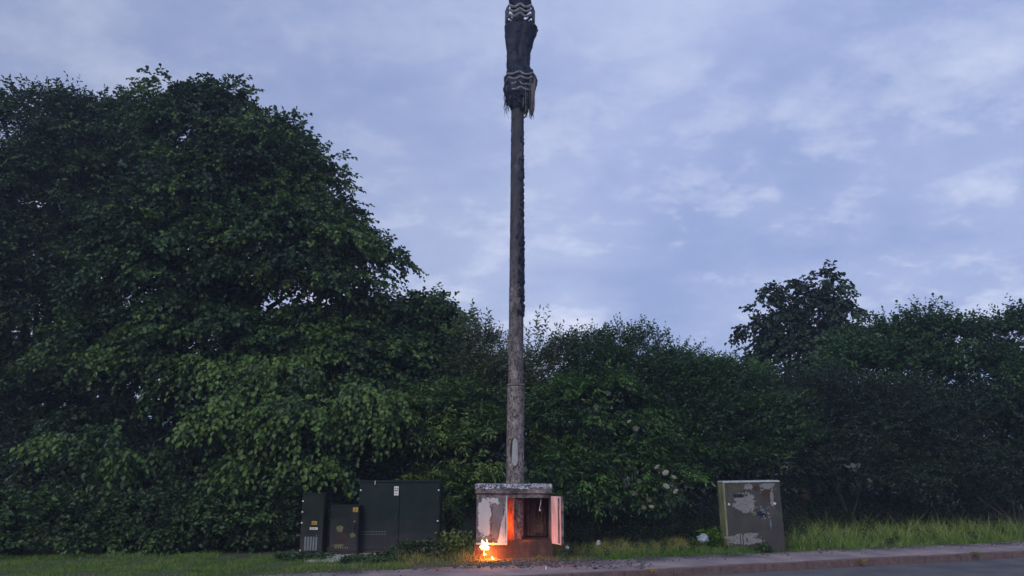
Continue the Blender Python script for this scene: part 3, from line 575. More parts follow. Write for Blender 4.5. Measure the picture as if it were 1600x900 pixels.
for (a_, b_, q1, q2, sd_, jg) in ((-.08, .50, .065, .055, 3, .3), (.16, .38, .045, .05, 4, .3), (-.08, .195, .13, .022, 6, .6)):
    bm = NB(); blob(bm, a_, b_, q1, q2, -.0045, sd_, jag=jg, n=60, sq=2); obj('reflection_patch', bm, M['ochre_sheen'], c)  # yellowish reflection on the door, drawn as coloured patches
bx('side_panel', (-.155, .075, -.0075, -.0045, .22, .42), M['rust'], c, 0, 'faded maroon panel on the door'); 
bm = NB()
for i in range(6): box(bm, -.15 + i * .045, -.135 + i * .045, -.008, -.004, .145, .16)
obj('vent', bm, M['steel'], c)
bx('kick_plate', (-hw + .006, hw - .006, .0, .013, .0, .085), M['rust'], c, .003)
# large cabinet
Y = 15.45; x0 = P(557, 868, Y)[0]; x1 = P(686, 868, Y)[0]; zt = P(620, 751, Y)[1]
c = empty('utility_cabinet', ((x0 + x1) / 2, Y, .13)); tag(c, 'largest dark green cabinet with two tall doors', 'utility cabinet', GR)
hw = (x1 - x0) / 2; h = zt - .13; mid = P(624, 800, Y)[0] - c.location.x
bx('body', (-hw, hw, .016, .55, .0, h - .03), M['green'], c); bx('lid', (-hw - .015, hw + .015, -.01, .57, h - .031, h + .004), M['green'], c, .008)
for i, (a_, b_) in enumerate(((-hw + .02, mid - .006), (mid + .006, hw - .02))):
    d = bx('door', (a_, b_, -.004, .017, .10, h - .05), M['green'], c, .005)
    for s in (0, 1):
        bm = NB(); xs = a_ + .022 if i == 0 else b_ - .022
        tube(bm, [(xs, -.012, .17 + s * .85), (xs, -.012, .25 + s * .85)], .011, 8)
        obj('hinge', bm, M['dark'], d)
for (px, py) in ((563, 766), (562, 813), (561, 860), (686, 766), (684, 814)):
    q = P(px, py, Y); bolt(c, max(-hw + .03, min(hw - .03, q[0] - c.location.x)), q[1] - .13, -.005, .017)
q = P(621, 767, Y); label_plate(c, q[0] - c.location.x - .02, q[1] - .13, .085, .17, -.006, 'white', [('tri', -.018, .05, .015, .014), ('tri', .02, .05, .015, .014), ('bar', -.03, .0, .06, .018), ('bar', -.03, -.04, .05, .005), ('bar', -.03, -.055, .06, .005)], 'notice')
q = P(586, 753, Y); bm = NB(); tube(bm, [(q[0] - c.location.x, -.006, q[1] - .18), (q[0] - c.location.x + .01, -.02, q[1] - .11)], [.007, .009], 6); obj('cable_tie', bm, M['white'], c)
bm = NB()
for z_ in (.42, .375):
    for i in range(9): box(bm, -hw + .07 + i * .055, -hw + .07 + i * .055 + .04, -.008, -.003, z_, z_ + .008)
obj('vent', bm, M['vent_grey'], c)
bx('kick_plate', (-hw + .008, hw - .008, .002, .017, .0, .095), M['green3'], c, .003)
bx('handle', (mid - .075, mid - .055, -.022, -.003, .62, .76), M['dark'], c, .004)
# slabs
bm = NB(); box(bm, -2.98, -1.25, 15.22, 16.1, .04, .165); o = obj('concrete_base', bm, M['concrete'], bevel=.01); tag(o, 'pale concrete slab under the largest green cabinet', 'slab', 'concrete slabs under the cabinets')
bm = NB(); box(bm, -3.62, -3.0, 14.15, 15.65, .02, .165); o = obj('concrete_base', bm, M['concrete'], bevel=.01); tag(o, 'concrete slab reaching forward from the lowest green cabinet', 'slab', 'concrete slabs under the cabinets')
bm = NB(); box(bm, -4.24, -3.66, 15.15, 15.8, .04, .142); o = obj('concrete_base', bm, M['concrete'], bevel=.01); tag(o, 'small concrete slab under the narrow green cabinet', 'slab', 'concrete slabs under the cabinets')
# graffiti cabinet
Y = 16.2; x0 = P(1138, 862, Y)[0]; x1 = P(1228, 860, Y)[0]; zt = P(1180, 751, Y)[1]
c = empty('utility_cabinet', ((x0 + x1) / 2, Y, .10), (0, R(-.9), R(-1))); tag(c, 'leaning olive cabinet with torn posters and graffiti beside the pavement', 'utility cabinet', GR)
hw = (x1 - x0) / 2 + .0; h = zt - .10
bx('body', (-hw, hw, .012, .48, -.1, h - .035), M['olive'], c)
M['lid_grey'] = noisy('lid_grey', [(.3, (.2, .22, .22)), (.7, (.4, .42, .42))], 8, 7, .7, rgh=.6, bmp=.2)
bm = NB(); vs = box(bm, -hw - .012, hw + .012, -.012, .49, h - .036, h)
for v in vs:
    if v.co.z > h - .01: v.co.x *= .965; v.co.y = v.co.y * .94 + .02
obj('lid', bm, M['lid_grey'], c, bevel=.008)
bx('door', (-hw + .03, hw - .015, -.006, .013, .02, h - .045), M['olive'], c, .005)
o = bx('side_panel', (-hw - .004, -hw + .001, .02, .47, .0, h - .05), M['lichen'], c, 0, 'side streaked with yellow green lichen')
bx('corner_post', (-hw - .006, -hw + .029, -.008, .0115, .0, h - .04), M['lichen'], c, .003)
YF = -.0065
def fx(px, py):      # a point on the front face, metres from the cabinet's base
    u_ = (px - 1138 + (862 - py) * .078) / 90.; v_ = (861 - py) / 110.
    return -hw + u_ * 2 * hw, v_ * h
def patch(name, mname, px, py, rx, rz, seed, jag=.3, th=.002, lift=0):
    a_, b_ = fx(px, py); bm = ragsheet(a_, b_, rx, rz, YF - .002 - lift, seed, amp=.35 + jag * .7, clip=(-hw + .035, hw - .02, .03, h - .05)); return obj(name, bm, M[mname], c)
patch('sticker_residue', 'tag_olive', 1150, 764, .15, .11, 11, .4)
patch('poster_remnant', 'poster', 1163, 785, .20, .17, 12, .35, lift=.0022)
patch('poster_remnant', 'poster', 1169, 761, .085, .055, 13, .5, lift=.0022)
patch('sticker_residue', 'tag_dark', 1154, 774, .11, .035, 17, .25, lift=.0045)
patch('sticker_residue', 'tag_brown', 1183, 763, .06, .06, 22, .6, lift=.0007)
patch('sticker_residue', 'tag_brown', 1201, 771, .10, .15, 14, .7, lift=.0012)
patch('graffiti', 'tag_blue', 1191, 800, .08, .09, 15, .9, lift=.0022)
patch('graffiti', 'tag_dark', 1190, 803, .10, .045, 18, .9, lift=.0045)
patch('graffiti', 'tag_blue', 1204, 818, .022, .11, 19, .5, lift=.0012)
a_, b_ = fx(1166, 841); bm = ragsheet(a_ - .03, b_ + .0, .30, .11, YF - .0032, 31, amp=.55, streak=1.6); obj('poster_remnant', bm, M['poster'], c)
patch('sticker_residue', 'tag_olive', 1205, 768, .1, .12, 41, .8, lift=.0002)
patch('poster_remnant', 'poster', 1199, 762, .12, .07, 42, 1.0, lift=.0035)
patch('graffiti', 'poster', 1207, 778, .035, .15, 43, .9, lift=.0035)
for dx in (-.125, -.075):
    bm = NB(); box(bm, a_ + dx, a_ + dx + .018, YF - .0052, YF - .0033, b_ - .11, b_ + .14)
    obj('scratch', bm, M['olive'], c)
bm = NB()
for i in range(8): a2, b2 = fx(1150 + i * 4, 815); box(bm, a2, a2 + .012, YF - .004, YF - .0005, b2 - .05, b2 + .05)
obj('vent', bm, M['olive'], c, bevel=.001)
for (px, py, s) in ((1139, 787, .024), (1211, 787, .026)): bm = NB(); a2, b2 = fx(px, py); tube(bm, [(a2, YF, b2), (a2, YF - .012, b2 - .004), (a2, YF - .014, b2 - .004)], [s, s, s * .4], 9); obj('lock', bm, M['white'], c)
bm = NB(); a2, b2 = fx(1178, 802); box(bm, a2 - .03, a2 + .03, YF - .012, YF + .001, b2 - .04, b2 + .04); obj('handle', bm, M['tag_olive'], c, bevel=.004)
bm = NB(); rr = random.Random(4)
for _ in range(26): a2, b2 = fx(rr.uniform(1176, 1204), rr.uniform(790, 812)); q = rr.uniform(.004, .011); box(bm, a2 - q, a2 + q, YF - .008, YF - .0066, b2 - q, b2 + q)
obj('paint_spatter', bm, M['poster'], c)
bm = NB(); box(bm, 4.0, 4.5, 15.95, 16.6, .06, .135); o = obj('access_cover', bm, M['concrete'], bevel=.008); tag(o, 'flat grey cover slab at the left foot of the graffiti cabinet', 'slab')

# ------------------------------------------------------------------ burnt cabinet
YB = 14.75; PY = YB + .36
M['burnt'] = noisy('scorched_paint', [(.32, (.012, .010, .012)), (.44, (.06, .045, .05)), (.54, (.17, .135, .14)), (.66, (.34, .28, .29))], 5.5, 9, .72, rgh=.85, bmp=.5, bscale=18, bd=.006)
M['burnt_dark'] = noisy('charred_steel', [(.3, (.02, .009, .008)), (.5, (.055, .026, .02)), (.72, (.13, .07, .055))], 6, 9, .7, (1, 1, .5), rgh=.8, bmp=.5, bscale=25, bd=.006)
M['crust'] = noisy('ash_crust', [(.35, (.03, .03, .045)), (.47, (.10, .10, .13)), (.55, (.5, .5, .56)), (.7, (.65, .65, .7))], 26, 6, .75, rgh=.95, bmp=1, bscale=30, bd=.02)
M['heat'] = noisy('heat_greyed_paint', [(.3, (.10, .09, .10)), (.7, (.2, .18, .2))], 6, 7, .7, (1, 1, .4), rgh=.8, bmp=.2)
M['bare'] = noisy('heat_bleached_steel', [(.3, (.28, .28, .29)), (.6, (.6, .6, .6)), (.8, (.72, .72, .71))], 5, 7, .65, (1, 1, .4), rgh=.7, bmp=.2)
M['blister'] = noisy('blistered_white_paint', [(.3, (.78, .77, .82)), (.7, (.9, .9, .93))], 7, 6, rgh=.7, bmp=.35, bd=.005)
M['pinkpaint'] = noisy('fire_tinted_pale_paint', [(.3, (.4, .25, .26)), (.5, (.66, .50, .52)), (.75, (.85, .70, .72))], 5, 8, .7, (3, 3, .35), rgh=.8, bmp=.3)  # pink of the firelight on the open door is put into this colour
c = empty('burnt_cabinet', (.02, YB, .12)); tag(c, 'burnt out mast cabinet with doors hanging open and fire at its foot', 'utility cabinet')
X0, X1 = P(744, 845, YB)[0] - .02, P(861, 845, YB)[0] - .02; ZB = P(800, 846, YB)[1] - .12; ZT = P(800, 757, YB)[1] - .12; D_ = .72
def cx(px, py=810): return P(px, py, YB)[0] - .02
def cz(py): return P(800, py, YB)[1] - .12
bm = NB(); vs = box(bm, X0 - .03, X1 + .03, -.04, D_ + .02, -.12, ZB); bmesh.ops.subdivide_edges(bm, edges=bm.edges, cuts=10, use_grid_fill=True)
for v in bm.verts: v.co.y += .008 * mnoise.noise(v.co * 5); v.co.x += .008 * mnoise.noise(v.co * 5 + Vector((5, 0, 0)))
obj('plinth', bm, M['burnt_dark'], c, bevel=0)
# top slab with ash crust
bm = NB(); box(bm, X0 - .02, X1 + .02, -.05, D_ + .03, cz(771), ZT - .012); obj('top_panel', bm, M['burnt'], c, bevel=.006)
bm = NB(); vs = box(bm, X0 - .03, X1 + .03, -.06, D_ + .04, ZT - .075, ZT); bmesh.ops.subdivide_edges(bm, edges=bm.edges, cuts=26, use_grid_fill=True)
for v in bm.verts: v.co += Vector((0, 1, 1)) * (.016 * mnoise.noise(v.co * 17) + .012 * mnoise.noise(v.co * 45)); 
obj('ash_crust', bm, M['crust'], c)
bx('back_panel', (X0, X1, D_ - .015, D_, ZB + .002, cz(771) - .002), M['burnt_dark'], c, 0)
bx('side_panel', (X0, X0 + .014, .004, D_ - .017, ZB + .002, cz(771) - .002), M['burnt'], c, 0); bx('side_panel', (X1 - .014, X1, .004, D_ - .017, ZB + .002, cz(771) - .002), M['burnt'], c, 0)
bm = NB(); box(bm, X0 + .016, X1 - .016, -.012, .006, cz(778), cz(771) - .002); o = obj('header', bm, M['burnt'], c, bevel=.004)
xp = cx(800); bm = NB(); poly_ = [(cx(790), .30), (cx(790) + .012, .306), (cx(804), .022), (cx(804) - .012, .016)]; lo_ = [bm.verts.new((a_, b_, ZB + .004)) for a_, b_ in poly_]; hi_ = [bm.verts.new((a_, b_, cz(778) - .003)) for a_, b_ in poly_]
bm.faces.new(lo_[::-1]); bm.faces.new(hi_)
for k in range(4): bm.faces.new((lo_[k], lo_[(k + 1) % 4], hi_[(k + 1) % 4], hi_[k]))
bmesh.ops.recalc_face_normals(bm, faces=bm.faces); bmesh.ops.subdivide_edges(bm, edges=bm.edges, cuts=6, use_grid_fill=True)
for v in bm.verts: v.co.x += .012 * mnoise.noise(v.co * 12)
M['rusty'] = noisy('burnt_rusty_sheet', [(.3, (.06, .03, .02)), (.5, (.22, .11, .07)), (.7, (.38, .22, .16))], 14, 7, .7, (1, 1, .5), rgh=.85, bmp=.6, bscale=20)
obj('partition', bm, M['rusty'], c)
bx('equipment_panel', (cx(823), X1 - .06, D_ - .10, D_ - .02, ZB + .05, cz(781)), M['burnt_dark'], c, .004)
bx('shelf', (xp + .002, X1 - .016, .02, D_ - .12, ZB + .003, ZB + .022), M['burnt_dark'], c, 0)
for k in range(3): bx('mounting_rail', (cx(824) + .02 + k * .13, cx(824) + .035 + k * .13, D_ - .13, D_ - .10, ZB + .06, cz(783)), M['burnt'], c, 0)
for k, (a_, b_) in enumerate(((.07, .40), (.16, .52), (.24, .36), (.30, .47))):
    bm = NB(); x_ = cx(824) + a_; tube(bm, [(x_, D_ - .14, cz(781)), (x_ + .02, D_ - .17, cz(781) - b_ * .4), (x_ - .03, D_ - .18, cz(781) - b_ * .8), (x_ + .01, D_ - .2, cz(781) - b_)], [.009, .009, .008, .004], 6); obj('melted_cable', bm, M['burnt_dark'], c)
bx('fuse_box', (cx(838), cx(851), D_ - .17, D_ - .10, ZB + .10, ZB + .27), M['burnt_dark'], c, .006)
# hanging cable
q = (cx(845, 785), cz(779)); bm = NB(); tube(bm, [(q[0] + .01, .08, q[1]), (q[0], .075, q[1] - .1), (q[0] - .02, .08, q[1] - .17), (q[0] - .015, .08, q[1] - .2)], .006, 6); tube(bm, [(q[0] - .03, .08, q[1] - .2), (q[0] - .005, .08, q[1] - .22)], .014, 8); obj('loose_cable', bm, M['white'], c)
# left door, ajar
xa, xb = X0 + .004, cx(791); ld = empty('door', (xa, -.014, 0), (0, 0, R(-9))); ld.parent = c; wd = xb - xa + .01; z0_, z1_ = ZB - .03, cz(775)
ld['label'] = 'left door with blistered white paint'
bm = NB(); box(bm, 0, wd, -.014, 0, z0_, z1_); bmesh.ops.subdivide_edges(bm, edges=bm.edges, cuts=8, use_grid_fill=True)
for v in bm.verts: v.co.y += .010 * mnoise.noise(v.co * 3.5)
obj('door_skin', bm, M['burnt'], ld, smooth=False)
def patch2(name, mm_, ring, y, th=.003):
    bm = NB(); poly(bm, ring, y, th); return obj(name, bm, mm_, ld)
def rag(pts, amp, seed, n=9):
    o_ = []
    for i, p_ in enumerate(pts):
        q_ = pts[(i + 1) % len(pts)]
        for k in range(n):
            t = k / n; x = p_[0] + (q_[0] - p_[0]) * t; z = p_[1] + (q_[1] - p_[1]) * t
            o_.append((x + amp * mnoise.noise(Vector((x * 22, z * 22, seed))), z + amp * mnoise.noise(Vector((x * 22, z * 22, seed + 7)))))
    return o_
H_ = z1_ - z0_
bm = ragsheet(.27 * wd, z0_ + .56 * H_, .20 * wd, .40 * H_, -.026, 2, cell=.006, amp=.28, fr=8, clip=(.03, .53 * wd, z0_ + .1, z1_ - .03), sq=4); obj('blistered_paint', bm, M['blister'], ld)
bm = ragsheet(.60 * wd, z0_ + .90 * H_, .14 * wd, .06 * H_, -.026, 5, cell=.006, amp=.8, fr=10, clip=(.45 * wd, .8 * wd, z0_, z1_ - .02)); obj('blistered_paint', bm, M['blister'], ld)
patch2('bare_metal_patch', M['bare'], rag([(.93 * wd, .62 * H_ + z0_), (.97 * wd, .9 * H_ + z0_), (.975 * wd, .015 * H_ + z0_), (.72 * wd, .02 * H_ + z0_), (.82 * wd, .36 * H_ + z0_)], .014, 5), -.026)
patch2('heat_stain', M['heat'], rag([(.55 * wd, .84 * H_ + z0_), (.86 * wd, .86 * H_ + z0_), (.92 * wd, .60 * H_ + z0_), (.70 * wd, .10 * H_ + z0_), (.52 * wd, .12 * H_ + z0_)], .02, 15), -.022)
bx('door_edge', (wd - .002, wd + .022, -.045, .0, z0_ - .02, z1_), M['bare'], ld, .003)
bm = NB(); box(bm, -.0, wd - .003, -.030, -.016, z0_ - .02, z0_ + .012); obj('door_lip', bm, M['bare'], ld)
# right door swung wide open
rd = empty('door', (X1 + .004, -.014, 0), (0, 0, R(-68))); rd.parent = c; rd['label'] = 'right door swung wide open'
wd2 = .46; bm = NB(); box(bm, 0, wd2, 0, .012, z0_, z1_); bmesh.ops.subdivide_edges(bm, edges=bm.edges, cuts=8, use_grid_fill=True)
for v in bm.verts: v.co.y += .012 * mnoise.noise(v.co * 4)
obj('door_skin', bm, M['pinkpaint'], rd)
for (a_, b_) in ((.0, .018), (wd2 - .02, wd2 + .004)): bx('door_edge', (a_, b_, -.012, .035, z0_ - .003, z1_ + .003), M['burnt'], rd, .003)
bx('stiffener', (wd2 * .72, wd2 * .78, -.02, .002, z0_ + .03, z1_ - .02), M['burnt'], rd, .003)

# ------------------------------------------------------------------ mast
HP = lambda py, Y=PY: P(800, py, Y)[1]
def polemat(name, charred):
    m, t, p, o = mat(name)
    n1 = noisen(t, 7, 8, .75, (1, 1, .45)); n2 = noisen(t, 26, 6, .7, (1, 1, .6)); n3 = noisen(t, 1.3, 4, .6)
    pale = rampn(t, [(.34, (.05, .04, .042)), (.44, (.15, .12, .12)), (.56, (.26, .215, .21)), (.66, (.42, .36, .35))], n1)
    pit = mixc(t, mr(t, n2, .50, .56), pale, (.035, .028, .032))
    tcn = t.nodes.new('ShaderNodeTexCoord'); s_ = t.nodes.new('ShaderNodeSeparateXYZ'); t.links.new(tcn.outputs['Object'], s_.inputs[0])
    if charred:    # soot left by the burning cables: thick towards the top of the shaft
        ad = t.nodes.new('ShaderNodeMath'); ad.operation = 'ADD'; sm = t.nodes.new('ShaderNodeMath'); sm.operation = 'MULTIPLY'; sm.inputs[1].default_value = 3.0; t.links.new(n3, sm.inputs[0]); t.links.new(s_.outputs[2], ad.inputs[0]); t.links.new(sm.outputs[0], ad.inputs[1])
        ad2 = t.nodes.new('ShaderNodeMath'); ad2.operation = 'MULTIPLY_ADD'; ad2.inputs[1].default_value = 5.5; t.links.new(s_.outputs[0], ad2.inputs[0]); t.links.new(ad.outputs[0], ad2.inputs[2])
        soot = rampn(t, [(.35, (.018, .018, .028)), (.55, (.05, .048, .062)), (.7, (.13, .12, .14))], n1)
        col = mixc(t, mr(t, ad2.outputs[0], 4.6, 7.4), pit, soot)
    else: col = pit
    t.links.new(col, p.inputs['Base Color']); p.inputs['Roughness'].default_value = .8; bump(t, p, n2, .6, .01); return m
M['pole'] = polemat('blistered_pole_paint', True); M['sleeve'] = polemat('blistered_sleeve_paint', False)
xm = P(804, 755, PY)[0]; mast = empty('phone_mast', (xm, PY, .12), (0, R(.45), 0)); tag(mast, 'tall burnt phone mast pole with charred antenna shroud on top', 'mast')
def mz(py): return HP(py) - .12
def revolve(name, zr, m, n=28, parent=mast, disp=0, smooth=True):
    bm = NB(); tube(bm, [(0, 0, z) for z, r in zr], [r for z, r in zr], n)
    if disp:
        for v in bm.verts:
            k = disp * (mnoise.noise(v.co * 9) + .6 * mnoise.noise(v.co * 23)); v.co.x *= 1 + k; v.co.y *= 1 + k
    return obj(name, bm, m, parent, smooth=smooth)
revolve('lower_sleeve', [(-.1 + i * (mz(603) + .1) / 60, .170) for i in range(61)], M['sleeve'], disp=.03)
revolve('collar', [(mz(603) - .01, .178), (mz(603) + .012, .182), (mz(603) + .025, .172), (mz(603) + .04, .15)], M['burnt'], disp=.02)
ztop = mz(-70); nseg = 110
revolve('upper_shaft', [(mz(603) + .0 + (ztop - mz(603)) * i / nseg, .150 - .026 * i / nseg) for i in range(nseg + 1)], M['pole'], disp=.035)
# hatch
M['hatch'] = noisy('grey_hatch_paint', [(.3, (.55, .55, .58)), (.7, (.68, .68, .7))], 14, rgh=.7, bmp=.15)
bm = NB(); za, zb = mz(728), mz(685); hatch_x = (.005 + (803 - 804) * .0125); rings = []
n_, mrow = 10, 26
grid = [[None] * (n_ + 1) for _ in range(mrow + 1)]
for i in range(mrow + 1):
    t = i / mrow; zc = za + (zb - za) * t; hwid = .062 * math.sqrt(max(0.02, 1 - abs(2 * t - 1) ** 4)) * (1 - .25 * t)
    for k in range(n_ + 1):
        x = hatch_x + hwid * (2 * k / n_ - 1); grid[i][k] = bm.verts.new((x, -math.sqrt(.196 ** 2 - x * x), zc))
for i in range(mrow):
    for k in range(n_): bm.faces.new((grid[i][k], grid[i][k + 1], grid[i + 1][k + 1], grid[i + 1][k]))
bmesh.ops.solidify(bm, geom=bm.faces[:], thickness=.014)
obj('hatch_cover', bm, M['hatch'], mast)
bm = NB(); tube(bm, [(hatch_x - .06, -.166, zb - .03), (hatch_x - .075, -.163, (za + zb) / 2 + .1), (hatch_x - .078, -.163, (za + zb) / 2 - .1)], [.014, .02, .008], 7); obj('hatch_gap', bm, M['dark'], mast)
# charred cable crust
M['char'] = noisy('charred_plastic', [(.3, (.008, .010, .022)), (.55, (.016, .02, .042)), (.8, (.06, .062, .085))], 9, 7, .7, (1, 1, .4), rgh=.55, bmp=.6, bscale=20, bd=.01, spec=.15)
M['char_tex'] = noisy('scorched_strips', [(.3, (.05, .045, .05)), (.55, (.13, .115, .12)), (.8, (.24, .21, .21))], 12, 7, .7, (3, 3, .25), rgh=.85, bmp=.5, bscale=20, bd=.01)
rr = random.Random(3); bm = NB()
def lump(bm, c_, r_, sc_=(1, 1, 1)):
    r = bmesh.ops.create_icosphere(bm, subdivisions=1, radius=r_)
    for v in r['verts']: v.co = Vector((v.co.x * sc_[0], v.co.y * sc_[1], v.co.z * sc_[2])) * rr.uniform(.6, 1.35) + Vector(c_)
for i in range(460):
    py = rr.triangular(180, 505, 440); z_ = mz(py)
    if mnoise.noise(Vector((z_ * 2.3, 0, 5))) + .5 * mnoise.noise(Vector((z_ * 7, 0, 5))) < -.32: continue
    r_p = .150 - .026 * (z_ - mz(603)) / (ztop - mz(603)); an = R(rr.gauss(-28, 22)); q = rr.uniform(.010, .028) * (1.3 if py > 370 else .8)
    lump(bm, (math.cos(an) * r_p, math.sin(an) * r_p, z_), q, (1, 1, rr.uniform(1, 3)))
for i in range(60):
    py = rr.uniform(180, 380); z_ = mz(py); an = R(rr.gauss(195, 22)); lump(bm, (math.cos(an) * .13, math.sin(an) * .13, z_), rr.uniform(.008, .018), (1, 1, 1.6))
obj('charred_cable', bm, M['char'], mast)
# shroud modules: lofted, outline follows the warped plastic
def loft(name, rows, m, n=56, sq=3.0, disp=.022, th=None):
    bm = NB(); rings = []
    for (py, xl, xr, ry) in rows:
        z_ = mz(py); k = mpp(py, PY); ax = (xl - 808.2) * k; bx_ = (xr - 808.2) * k; c0, rx = (ax + bx_) / 2, (bx_ - ax) / 2; ring = []
        for i in range(n):
            a_ = 2 * math.pi * i / n; ca, sa = math.cos(a_), math.sin(a_); s_ = (abs(ca) ** sq + abs(sa) ** sq) ** (-1 / sq)
            v = Vector((c0 + rx * ca * s_, ry * sa * s_, z_)); v += Vector((ca, sa, 0)) * disp * (mnoise.noise(v * 6) + .6 * mnoise.noise(v * 17)); v += Vector((ca, sa, 0)) * disp * 1.6 * mnoise.noise(Vector((ca * 5, sa * 5, z_ * 1.2))); ring.append(bm.verts.new(v))
        rings.append(ring)
    for j in range(len(rings) - 1):
        for i in range(n): bm.faces.new((rings[j][i], rings[j][(i + 1) % n], rings[j + 1][(i + 1) % n], rings[j + 1][i]))
    bm.faces.new(rings[0]); bm.faces.new(rings[-1][::-1]); bmesh.ops.recalc_face_normals(bm, faces=bm.faces)
    return obj(name, bm, m, mast, smooth=True)
def interp(rows, step=1.5):
    o_ = []
    for a_, b_ in zip(rows, rows[1:]):
        n = max(1, int(abs(b_[0] - a_[0]) / step))
        for i in range(n): t = i / n; t2 = t; o_.append(tuple(a_[k] + (b_[k] - a_[k]) * t2 for k in range(4)))
    return o_ + [rows[-1]]
loft('antenna_shroud', interp([(18, 799, 824, .15), (14, 797, 827, .19), (4, 795, 828, .21), (-60, 792, 830, .22), (-68, 800, 822, .12)]), M['char'])
loft('antenna_shroud', interp([(176, 800, 822, .12), (160, 794, 830, .2), (150, 790, 833, .24), (136, 787, 837, .26), (126, 789, 838, .25), (118, 791, 834, .23), (108, 791, 827, .2), (95, 790.5, 826, .2), (80, 790, 827, .21), (64, 789, 832, .22), (50, 788, 837, .23), (46, 788, 838.5, .235), (42, 788, 834, .22), (38, 790, 828, .17)]), M['char'])
M['band'] = noisy('sooty_steel_band', [(.3, (.12, .12, .14)), (.55, (.25, .25, .28)), (.8, (.42, .42, .46))], 9, 6, .7, rgh=.5, metal=.4, bmp=.2)
def bandring(py, xl, xr, ry, amp, rad, wob=0, fan=(0, 360)):
    bm = NB(); k = mpp(py, PY); ax = (xl - 808.2) * k; b2 = (xr - 808.2) * k; c0, rx = (ax + b2) / 2, (b2 - ax) / 2; pts = []
    for i in range(41):
        a_ = math.pi * 2 * i / 40; ph = (a_ / (math.pi * 2) * 8) % 1; tri = abs(2 * ph - 1) * 2 - 1
        sq = (abs(math.cos(a_)) ** 3 + abs(math.sin(a_)) ** 3) ** (-1 / 3)
        pts.append((c0 + rx * math.cos(a_) * sq, ry * math.sin(a_) * sq, mz(py) + amp * tri + wob * mnoise.noise(Vector((i * .3, py, 0)))))
    tube(bm, pts, rad, 6, cap=False); bmesh.ops.remove_doubles(bm, verts=bm.verts, dist=.001)
    return obj('bracket_band', bm, M['band'], mast)
for py in (20, 27, 34): bandring(py, 789.5, 832.5, .27, .045, .030)
for i, py in enumerate((124, 131, 139, 147)): bandring(py, 788 + i * 1.4, 836 - i * 2, .268 - i * .006, .035, .024, .11)
bm = NB()
for (px, dy) in ((790, -.1), (790.5, .12), (831, -.12)): 
    k = mpp(28, PY); x = (px - 808.2) * k; tube(bm, [(x, dy, mz(38)), (x, dy, mz(17))], .012, 6)
obj('bracket_post', bm, M['band'], mast)
# hanging scorched strips and threads
bm = NB(); rr = random.Random(8)
for i in range(70):
    px = rr.uniform(817, 834.5); k = mpp(150, PY); x = (px - 808.2) * k; y = rr.uniform(-.24, .05); z0 = mz(rr.uniform(118, 140)); z1 = mz(rr.uniform(158, 185) + (px > 829) * 6); wv = rr.uniform(.008, .022)
    n = 7; prev = None
    for j in range(n + 1):
        t = j / n; z_ = z0 + (z1 - z0) * t; xx = x + .02 * mnoise.noise(Vector((i, t * 3, 0))) - .02 * t; w2 = wv * (1 - .7 * t)
        a1, a2, a3 = bm.verts.new((xx - w2, y + .01 * t, z_)), bm.verts.new((xx + w2, y, z_)), bm.verts.new((xx, y - w2 * .6, z_))
        if prev: 
            for u1, u2 in ((0, 2), (2, 1), (1, 0)): bm.faces.new((prev[u1], prev[u2], (a1, a2, a3)[u2], (a1, a2, a3)[u1]))
        prev = (a1, a2, a3)
obj('hanging_strips', bm, M['char_tex'], mast)
bm = NB()
for i in range(90):
    left = i < 34; px = rr.uniform(787, 797) if left else rr.uniform(798, 834); k = mpp(150, PY); x = (px - 808.2) * k; y = rr.uniform(-.22, .1); z0 = mz(rr.uniform(130, 158)); ln = rr.uniform(.15, .55); dx = rr.uniform(-.06, .03)
    tube(bm, [(x, y, z0), (x + dx * .3, y - .01, z0 - ln * .4), (x + dx, y, z0 - ln * .75), (x + dx * .6 + rr.uniform(-.05, .05), y, z0 - ln)], [.006, .005, .004, .002], 4)
tube(bm, [(.18, -.16, mz(168)), (.21, -.17, mz(180)), (.16, -.17, mz(188)), (.13, -.16, mz(190))], [.02, .025, .02, .008], 6)
tube(bm, [(.3, -.1, mz(118)), (.38, -.12, mz(123)), (.33, -.12, mz(127)), (.36, -.1, mz(132)), (.31, -.1, mz(138))], .014, 6)
obj('hanging_cables', bm, M['char'], mast)
bm = NB(); rr = random.Random(12)
for i in range(110):
    an = rr.uniform(math.pi, 2 * math.pi); z_ = mz(rr.uniform(112, 168)); q = rr.uniform(.02, .055); lump(bm, (.04 + math.cos(an) * .255, math.sin(an) * .24, z_), q, (1, .6, rr.uniform(.8, 2)))
obj('melted_plastic', bm, M['char'], mast)

